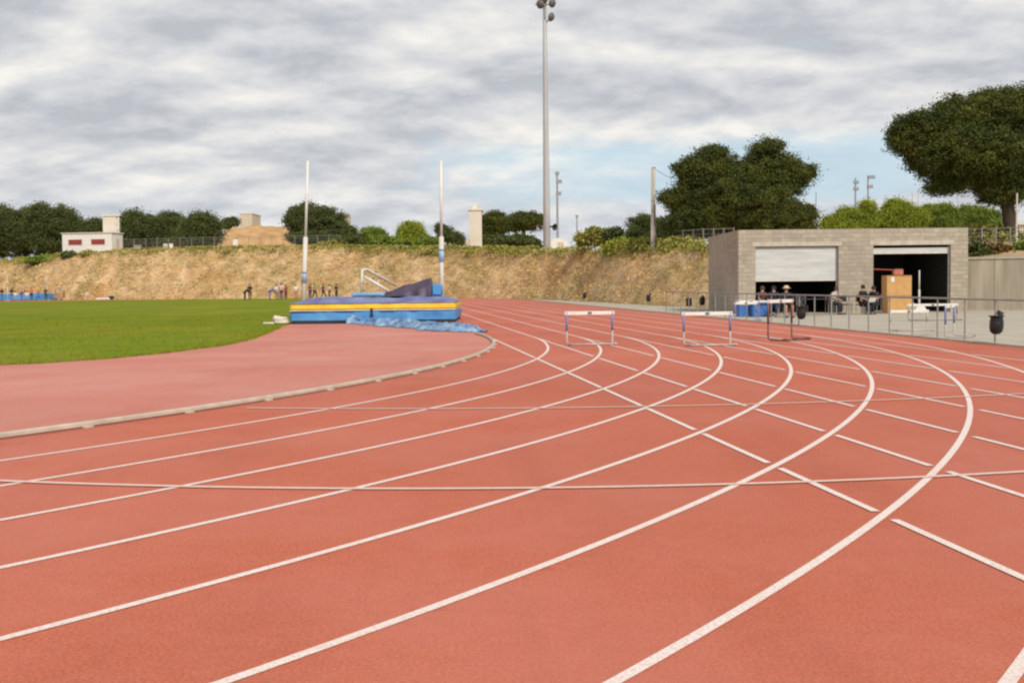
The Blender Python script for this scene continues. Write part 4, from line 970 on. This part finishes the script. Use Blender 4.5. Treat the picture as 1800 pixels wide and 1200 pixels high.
# far left jump mat and its people
mt = thing('landing_mat', 'far blue landing mat at the left edge of the field', 'mat', Vector((X(20, 150), 150, .012)))
MB().box((0, 1.5, .42), (9.4, 3.4, .84), b=.08).build('cushion', M_blue, mt); MB().box((0, 1.5, .88), (9.2, 3.3, .08), b=.03).build('top_sheet', M_ltblue, mt)
for u, lab in ((13, 'pale far upright at the left end of the far blue mat'), (82, 'pale far upright at the right end of the far blue mat')):
    jumpstand(u, 484, 148.5, lab, 'far_jump_stand', .012)['group'] = 'uprights beside the far blue mat'
GF = 'people around the far blue mat'
for u, D, pose, lab, tp_, bt, hair, rz in [
  (3, 147, 'stand', 'person in black at the left edge of the far mat', (.03, .02, .03), (.10, .2, .4), 'black', .4),
  (20, 147, 'hips', 'person in black with a yellow band behind the left upright', (.05, .02, .03), (.12, .22, .45), 'black', -.2),
  (27, 148, 'sit', 'seated person in white between the uprights', (.72, .66, .58), (.4, .4, .5), 'brown', .2),
  (37, 148.2, 'bend', 'person in purple bending over the far mat', (.30, .16, .28), (.2, .2, .45), 'brown', 1.4),
  (47, 147, 'sit', 'seated person in a pale top beside the red shirt', (.68, .66, .62), (.3, .35, .45), 'brown', .3),
  (55, 146, 'fwd', 'person in a bright red top and black trousers at the far mat', (.62, .12, .07), (.02, .02, .04), 'black', .1),
  (67, 147, 'sit', 'seated red haired person in blue near the right upright', (.12, .18, .48), (.1, .2, .42), 'brown', -.3),
  (80, 147, 'stand', 'person in dark green standing at the right upright', (.05, .06, .03), (.03, .06, .07), 'black', .2),
  (97, 149, 'sit', 'seated person in tan clothes right of the far mat', (.42, .22, .10), (.5, .3, .2), 'brown', .5),
  (112, 149, 'sit', 'seated person in rust clothes right of the tan one', (.38, .14, .08), (.5, .22, .16), 'brown', -.4)]:
    person(u, D, .012, rz, pose, lab, tp_, bt, hair, group=GF, scale=.95)
# benches at the far side
for u, D, lab in ((163, 151, 'white bench at the foot of the bank, leftmost of three'), (209, 152, 'white bench at the foot of the bank, middle of three'), (248, 150, 'white bench at the foot of the bank, rightmost of three')):
    t = thing('bench', lab, 'bench', GP(u, D, -.02), 0, 'white benches at the foot of the bank'); L_ = 2.2 if u < 240 else 1.4
    MB().box((0, 0, .62), (L_, .35, .10), b=.02).build('seat', M_white, t); MB().box((0, .2, .85), (L_, .05, .16), b=.02).build('backrest', M_white, t)
    for x in (-L_ * .4, L_ * .4): MB().box((x, 0, .29), (.08, .3, .58)).build('leg', M_galv, t)
t = thing('equipment_bag', 'dark bag on a pale sheet between the white benches', 'bag', GP(190, 148, 0)); MB().box((-.6, 0, .12), (1.8, .7, .22), b=.08).build('sheet', M_white, t); MB().box((.4, -.1, .3), (.6, .4, .35), b=.1).build('bag', M_dark, t)

# people at the store
khaki = (.58, .48, .30)
GS = 'people sitting in front of the store'
for u, D, rz, lab, tp_, bt, hair, pose, hat, sh in [
  (1340, 51.2, .5, 'seated person in dark red brown by the left door jamb', (.09, .04, .035), (.04, .05, .07), 'brown', 'sit', None, False),
  (1360, 50.2, -.3, 'seated person in black between the crates and the hat', (.02, .025, .045), (.03, .04, .09), 'black', 'sit', None, False),
  (1382, 48.2, .1, 'seated person in a khaki sun hat with bare legs', (.02, .022, .022), (.02, .02, .02), 'brown', 'sit', khaki, True),
  (1462, 51.5, .9, 'seated person in a pale jacket before the middle wall', (.52, .49, .42), (.03, .03, .03), 'brown', 'sitlean', None, False),
  (1517, 51.6, .6, 'dark haired person in black sitting by the right door', blk, blk, 'black', 'sit', None, False),
  (1538, 51.4, -.8, 'person in black leaning forward beside the cardboard boxes', blk, (.02, .025, .05), 'black', 'sitlean', None, False)]:
    person(u, D, -.05, rz, pose, lab, tp_, bt, hair, short=sh, hat=hat, group=GS)
for u, D, rz, lab in ((1340, 51.2, .5, 'dark chair under the person by the left door jamb'), (1360, 50.2, -.3, 'dark chair behind the two blue crates'), (1382, 48.2, .1, 'dark chair under the person in the khaki hat'), (1462, 51.5, .9, 'dark chair under the person in the pale jacket'), (1517, 51.6, .6, 'dark chair under the dark haired person by the right door'), (1538, 51.4, -.8, 'dark chair beside the cardboard boxes'), (1410, 51.6, 0, 'empty dark chair left of the folding table'), (1486, 52.2, .3, 'empty dark chair against the wall between the doors'), (1400, 52.6, -.4, 'empty dark chair inside the left doorway behind the hat')):
    chair(u, D, rz, lab)
t = thing('paper_sheet', 'white paper held by the person beside the boxes', 'paper', GP(1534, 51.0, .62), .3); MB().box((0, 0, 0), (.34, .02, .26), rot=Matrix.Rotation(.5, 3, 'X')).build('page', M_white, t)

# ------------------------------------------------------------------ tubular railing
rl = thing('railing', 'low grey tubular railing between the track and the store', 'railing', Vector((fx(24.9) + .2, 24.9, -.05)))
o_ = rl.location
Ds = [24.9 + 1.35 * k for k in range(-6, 24)]
p0 = None
for D in Ds:
    if p0 is None: p0 = MB().tube([(0, 0, 0), (0, 0, 1.06)], .021, 8).build('post', M_galv, rl); q = p0
    else: q = p0.copy(); COL.objects.link(q); q.parent = rl
    q.location = Vector((fx(D) + .2 - o_.x, D - o_.y, 0))
pa, pb_ = Vector((fx(Ds[0]) + .2 - o_.x, Ds[0] - o_.y, 1.07)), Vector((fx(Ds[-1]) + .2 - o_.x, Ds[-1] - o_.y, 1.07))
MB().tube([pa, pb_], .024, 8).build('top_rail', M_galv, rl, True)

# litter bags on ring holders
def litter(u, D, label, proto=[None], side=1):
    if proto[0] is None:
        t = thing('litter_bag', label, 'litter bag', (0, 0, 0)); 
        MB().tube([(0, .17, 0), (0, .17, .78)], .010, 8).build('post', mat('rust_post', (.10, .06, .05), .6), t)
        MB().lathe([(.19, -.012), (.205, 0), (.19, .012), (.178, 0), (.19, -.012)], 20, (0, -.03, .74)).build('ring', M_dark, t)
        b_ = MB(); pf = [(.01, .28), (.10, .29), (.17, .35), (.205, .46), (.20, .60), (.175, .70), (.19, .76), (.215, .745)]
        b_.lathe([(a_ * .86, .30 + (z_ - .28) * .92) for a_, z_ in pf], 22, (0, -.03, 0)); 
        vs2 = []
        for v in b_.v:
            k = 1 + .10 * mnoise.noise(Vector(v) * 7) + .05 * mnoise.noise(Vector(v) * 18); vs2.append((v[0] * k, (v[1] + .03) * k - .03, v[2]))
        b_.v = vs2; b_.build('bag', M_blackbag, t, True)
        MB().box((.10, .06, .80), (.17, .03, .12), rot=Matrix.Rotation(-.35, 3, 'X') @ Matrix.Rotation(.5, 3, 'Y'), b=.01).build('lid', M_dark, t)
        proto[0] = t
    else: t = copy_tree(proto[0]); t['label'] = label
    t.location = GP(u, D, -.05); t.rotation_euler.z = side; t['group'] = 'black litter bags along the track edge'; return t
t = litter(1752, 25.9, 'black litter bag nearest the camera on the railing', side=-.2); t.scale = (.88, .88, .95)
litter(1408, 37.4, 'black litter bag behind the red legged hurdle', side=.3)
t = litter(1210, 58, 'black litter bag with open lid beside the building corner', side=.8)
litter(1234, 61, 'small black litter bag against the building side wall', side=.4)
litter(1140, 74, 'small dark litter bag between the two front hurdles', side=-.7)
litter(1027, 92, 'dark litter bag right of the light pole foot', side=.1)
litter(925, 117, 'farthest dark litter bag left of the light pole foot', side=.5)

# ------------------------------------------------------------------ hurdles
def hurdle(uc, D, rz, h, w_, label, cu, cl_, name='hurdle', z=0.004, foot=.55, x=None):
    t = thing(name, label, 'hurdle', Vector((X(uc, D) if x is None else x, D, z)), rz); hw_ = w_ / 2
    bd = MB().box((0, 0, h - .035), (w_ + .04, .025, .085), b=.006).build('top_bar', M_white, t)
    MB().box((0, -.013, h - .035), (.10, .006, .06)).build('centre_mark', mat('grey_mark', (.12, .14, .14), .6), bd)
    for s in (-1, 1):
        MB().tube([(s * (hw_ - .03), .012, h * .42), (s * (hw_ - .03), .012, h - .0)], .030, 8).build('upper_post', cu, t, True)
        MB().tube([(s * (hw_ - .03), .012, h * .5), (s * (hw_ - .03), .012, .10), (s * (hw_ - .04), -.005, .045), (s * (hw_ - .05), -.06, .022), (s * (hw_ - .06), -foot, .022)], .023, 8).build('leg', cl_, t, True)
        MB().box((s * (hw_ - .06), -foot * .8, .035), (.05, .12, .05), b=.006).build('weight', cl_, t)
    MB().tube([(-hw_ + .04, -foot + .02, .03), (hw_ - .06, -foot + .02, .03)], .023, 8).build('cross_tube', cl_, t, True)
    return t
hurdle(1036, 27.9, R_(8), .80, 1.20, 'white topped hurdle with blue posts, left of the two in front', M_hblue, M_hgrey)
hurdle(1243, 27.0, R_(8), .78, 1.20, 'white topped hurdle with blue posts, right of the two in front', M_hblue, M_hgrey)
hurdle(1372, 29.0, R_(46), 1.02, 1.20, 'taller hurdle with dark red legs near the railing', M_hred, M_hred)
GHB = 'hurdles standing behind the railing'
hurdle(1671, 30.6, R_(58), .86, 1.20, 'blue posted hurdle behind the railing seen almost end on', M_hblue, M_hgrey, z=-.05)['group'] = GHB
hurdle(1598, 34.6, R_(5), .62, 1.22, 'low grey hurdle behind the railing in front of the boxes', M_hgrey, M_hgrey, z=-.05)['group'] = GHB
hurdle(1640, 43.0, R_(0), .62, 1.9, 'long low rail with pale top behind the end on hurdle', M_galv, M_galv, z=-.05, name='barrier')['group'] = GHB
hurdle(1311, 45.0, R_(10), .72, .95, 'blue hurdle with white top close to the crates', M_hblue, M_hblue, z=-.05)['group'] = GHB

# ------------------------------------------------------------------ pole vault landing bed
MD = 44.9; ax = X(508, MD); bxx = X(800, MD); MW = bxx - ax; MDP = 5.6
vm = thing('vault_mat', 'blue and yellow pole vault landing mat beside the bend', 'mat', Vector((ax, MD, .012)))
def cushion(x0, x1, y0, y1, z0, z1, seed, amp=.02, nx=60, ny=10, nz=8):
    """box skin with sagging, wrinkled faces"""
    bm = bmesh.new(); bmesh.ops.create_cube(bm, size=1); bmesh.ops.scale(bm, vec=(x1 - x0, y1 - y0, z1 - z0), verts=bm.verts)
    bmesh.ops.bevel(bm, geom=list(bm.edges), offset=min(.05, (z1 - z0) * .3), segments=2, affect='EDGES')
    for ax_, n in (((1, 0, 0), nx), ((0, 1, 0), ny), ((0, 0, 1), nz)):
        L_ = (x1 - x0, y1 - y0, z1 - z0)[[abs(c) for c in ax_].index(1)]
        for i in range(1, n):
            c = -L_ / 2 + L_ * i / n
            bmesh.ops.bisect_plane(bm, geom=bm.verts[:] + bm.edges[:] + bm.faces[:], plane_co=Vector(ax_) * c, plane_no=Vector(ax_))
    bm.normal_update()
    for v in bm.verts:
        p = v.co + Vector((seed, seed * 2, 0)); k = mnoise.noise(Vector((p.x * 1.3, p.y * 1.3, p.z * 2))) * amp * 1.6 + mnoise.noise(Vector((p.x * 4, p.y * 4, p.z * 2.5))) * amp
        if abs(v.co.z + (z1 - z0) / 2) < 1e-3: k *= .2
        v.co += v.normal * k
    bmesh.ops.translate(bm, vec=((x0 + x1) / 2, (y0 + y1) / 2, (z0 + z1) / 2), verts=bm.verts)
    me = bpy.data.meshes.new('c'); bm.to_mesh(me); bm.free(); return me
link('pallet', MB().box((MW / 2, MDP / 2, .035), (MW - .1, MDP - .1, .09)).build('pallet', M_dark, None).data, None, vm); bpy.data.objects.remove(bpy.data.objects['pallet'])
link('base_cushion', cushion(0, MW, 0, MDP, .08, .50, 3, .026), M_blue, vm, True)
link('white_trim', cushion(.0, MW, -.012, MDP, .495, .53, 5, .004, 30, 6, 2), M_white, vm)
link('yellow_cushion', cushion(-.01, MW + .01, -.02, MDP, .527, .80, 3, .014), M_yellow, vm, True)
vv = []; ff = []; nx_, ny_ = 70, 50
for i in range(nx_ + 1):
    for k in range(ny_ + 1):
        a, b = i / nx_, k / ny_; x = -.03 + a * (MW + .05); y = -.035 + b * (MDP + .05)
        ex = min(x + .03, MW + .02 - x) / .8; ey = min(y + .035, MDP - y) / .9
        q = max(0, min(1, min(ex, ey))); q = q * q * (3 - 2 * q)
        z = .812 + .19 * q + (.035 * mnoise.noise(Vector((x * .9, y * .9, 2))) + .018 * mnoise.noise(Vector((x * 3, y * 3, 5)))) * (.3 + q) + .012 * math.sin(x * 5.1 + y * 2)
        vv.append((x, y, z))
for i in range(nx_):
    for k in range(ny_): ff.append((i * (ny_ + 1) + k, (i + 1) * (ny_ + 1) + k, (i + 1) * (ny_ + 1) + k + 1, i * (ny_ + 1) + k + 1))
ring = [i * (ny_ + 1) for i in range(nx_ + 1)] + [nx_ * (ny_ + 1) + k for k in range(1, ny_ + 1)] + [i * (ny_ + 1) + ny_ for i in range(nx_ - 1, -1, -1)] + [k for k in range(ny_ - 1, 0, -1)]
n0 = len(vv)
for n_i, q_ in enumerate(ring): vv.append((vv[q_][0], vv[q_][1], .785 + .012 * mnoise.noise(Vector((n_i * .35, 0, 0)))))
for n_i in range(len(ring)): ff.append((ring[n_i], ring[(n_i + 1) % len(ring)], n0 + (n_i + 1) % len(ring), n0 + n_i))
m_ = MB(); m_.add(vv, ff); m_.build('top_cover', M_purple, vm, True)
MB().box((MW * .495, -.045, .44), (.09, .03, .30), b=.008).box((MW * .495, -.05, .3), (.14, .03, .07), b=.008).build('buckle_strap', M_dark, vm)
# standards
def standard(ut, vt, ub, vb, label, sv0, sv1, scol):
    D = 51.6; top = P(ut, vt, D); bt = P(ub, vb, D); d = (top - bt); base = bt + d * ((0.0 - bt.z) / d.z)
    t = thing('vault_standard', label, 'vault upright', base, 0, 'pole vault uprights'); h = top - base
    m_ = MB(); m_.tube([(0, 0, .05), h * .52], .105, 10); m_.build('lower_tube', M_polewhite, t, True)
    MB().tube([h * .5, h], .062, 10).build('upper_tube', M_white, t, True)
    a = (ZV(ub, sv1, D)) / h.z; b = (ZV(ub, sv0, D)) / h.z
    sl = MB().tube([h * a, h * b], .122, 12).build('sleeve', scol, t, True)
    MB().tube([h * a, h * (a + .008)], .135, 12).tube([h * (b - .008), h * b], .135, 12).build('clamp', M_hblue, sl)
    MB().box((0, .1, .05), (.5, 1.2, .1), b=.02).build('base', M_galv, t)
standard(541, 283, 534, 525, 'left white vault upright with grey blue sleeve', 478, 497, mat('sleeve_grey_blue', (.38, .46, .55), .5))
standard(775, 283, 776.5, 522, 'right white vault upright with light blue sleeve', 438, 460, mat('sleeve_pale_blue', (.34, .50, .66), .5))
# purple folded cover on the pad
D = 47.0
x0, x1 = X(667, D), X(758, D); zb = 1.08; L_ = x1 - x0
vv = []; ff = []; nx, ny = 40, 18
for i in range(nx + 1):
    for k in range(ny + 1):
        a = i / nx; b = k / ny
        top_ = (.03 + .70 * (a ** .8)) * (1 if a < .97 else .97); yy = 1.5 * b
        pf = 1 - abs(2 * b - 1) ** 4 * .98
        if b < .5: pf = min(1, (b / .30)) ** .6
        z = top_ * pf + .03 * mnoise.noise(Vector((a * 5, b * 7, 1))) * (pf) + .02 * math.sin(a * 14 + b * 3) * pf
        vv.append((a * L_ + .03 * mnoise.noise(Vector((a * 3, b * 3, 4))), yy - (.18 * a * (1 - b)) + .04 * math.sin(a * 22), max(z, 0)))
for i in range(nx):
    for k in range(ny): ff.append((i * (ny + 1) + k, (i + 1) * (ny + 1) + k, (i + 1) * (ny + 1) + k + 1, i * (ny + 1) + k + 1))
k0 = [(nx) * (ny + 1) + k for k in range(ny + 1)]; vv += [(L_, vv[j][1], 0) for j in k0]
for k in range(ny): ff.append((k0[k], len(vv) - ny - 1 + k, len(vv) - ny + k, k0[k + 1]))
m_ = MB(); m_.add(vv, ff); fc = m_.build('folded_cover', M_darkpurple, smooth=True); fc.location = (x0, D - .5, zb - .03); tag(fc, 'dark purple cover heaped up on the right of the vault mat', 'cover')
# white tipped frame lying on the mat
fr = thing('tipped_stand', 'tipped white tube stand leaning on top of the vault mat', 'stand', P(636, 519, 47.6)); o_ = fr.location
def rel(u, v, D_=47.6): return P(u, v, D_) - o_
MB().tube([rel(636, 516), rel(636.5, 474)], .055, 8).build('upright', M_cream, fr, True)
MB().tube([rel(637, 475), rel(644, 473, 47.9), rel(697, 502, 48.6)], .058, 8).build('upper_rail', M_cream, fr, True)
MB().tube([rel(640, 486, 47.3), rel(684, 512, 47.3)], .065, 8).build('lower_rail', M_cream, fr, True)
MB().tube([rel(666, 490, 48.2), rel(664, 501, 47.4)], .035, 8).build('strut', M_cream, fr, True)
c_ = thing('cushion', 'light blue flat cushion under the white frame', 'cushion', GP(650, 46.4, 1.06)); link('pad', cushion(-.72, .62, -.3, .7, -.02, .14, 2, .03, 14, 6, 3), M_ltblue, c_, True)
c_ = thing('cushion', 'blue block cushion between the purple cover and right upright', 'cushion', GP(768, 47.4, 1.03)); link('pad', cushion(-.22, .20, -.2, .6, 0, .50, 7, .03, 6, 6, 6), M_blue, c_, True)
# crumpled blue tarpaulin
path = [(-6.4, 44.75, .30, .06), (-5.6, 44.2, .7, .14), (-4.8, 42.9, 1.1, .24), (-4.0, 41.6, 1.15, .24), (-3.2, 39.9, 1.1, .22), (-2.5, 38.3, 1.0, .2), (-2.0, 36.9, 1.05, .24), (-1.5, 36.2, .8, .24), (-1.05, 35.7, .4, .12), (-.8, 35.4, .12, .05)]
vv = []; ff = []; n1_, n2_ = 110, 30
for i in range(n1_ + 1):
    f = i / n1_ * (len(path) - 1); j = min(int(f), len(path) - 2); t_ = f - j; a, b = path[j], path[j + 1]
    x, y, wd, hh = [a[q] + (b[q] - a[q]) * t_ for q in range(4)]; d = Vector((b[0] - a[0], b[1] - a[1])).normalized(); nn_ = Vector((-d.y, d.x))
    for k in range(n2_ + 1):
        s = (k / n2_ * 2 - 1); edge = 1 + .75 * mnoise.noise(Vector((i * .13, 3 if s > 0 else 8, 0))) + .4 * mnoise.noise(Vector((i * .4, 5 if s > 0 else 1, 0)))
        px__, py__ = x + nn_.x * s * wd * .62 * edge, y + nn_.y * s * wd * .62 * edge
        q = Vector((px__ * 2.4, py__ * 1.6, 0)); rg = 1 - abs(mnoise.noise(q)) * 2.2; rg2 = 1 - abs(mnoise.noise(q * 2.6 + Vector((3, 3, 3)))) * 2.2
        z = hh * .8 * (1 - s ** 4) * (.25 + .85 * max(0, rg) ** 1.5 + .4 * max(0, rg2) ** 1.5) + .015
        if i < 50 and py__ > MD - .35: z += min(.30, (py__ - MD + .35) * .9)
        vv.append((px__ + .06 * mnoise.noise(q * 3), min(py__, MD - .05) + .06 * mnoise.noise(q * 3 + Vector((9, 0, 0))), z))
for i in range(n1_):
    for k in range(n2_): ff.append((i * (n2_ + 1) + k, (i + 1) * (n2_ + 1) + k, (i + 1) * (n2_ + 1) + k + 1, i * (n2_ + 1) + k + 1))
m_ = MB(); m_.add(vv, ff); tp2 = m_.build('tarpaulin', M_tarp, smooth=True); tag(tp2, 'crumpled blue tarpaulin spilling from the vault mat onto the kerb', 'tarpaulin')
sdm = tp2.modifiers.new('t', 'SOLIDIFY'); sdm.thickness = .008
# pale sack left of the mat
t = thing('sack', 'cream coloured cloth sack lying by the left end of the vault mat', 'sack', GP(494, 44.9, .01), .2)
link('cloth', cushion(-.32, .28, -.25, .3, 0, .30, 4, .06, 10, 8, 5), M_cream, t, True); link('cloth_tail', cushion(-.75, -.28, -.3, .1, 0, .10, 6, .04, 8, 5, 2), M_cream, t, True)
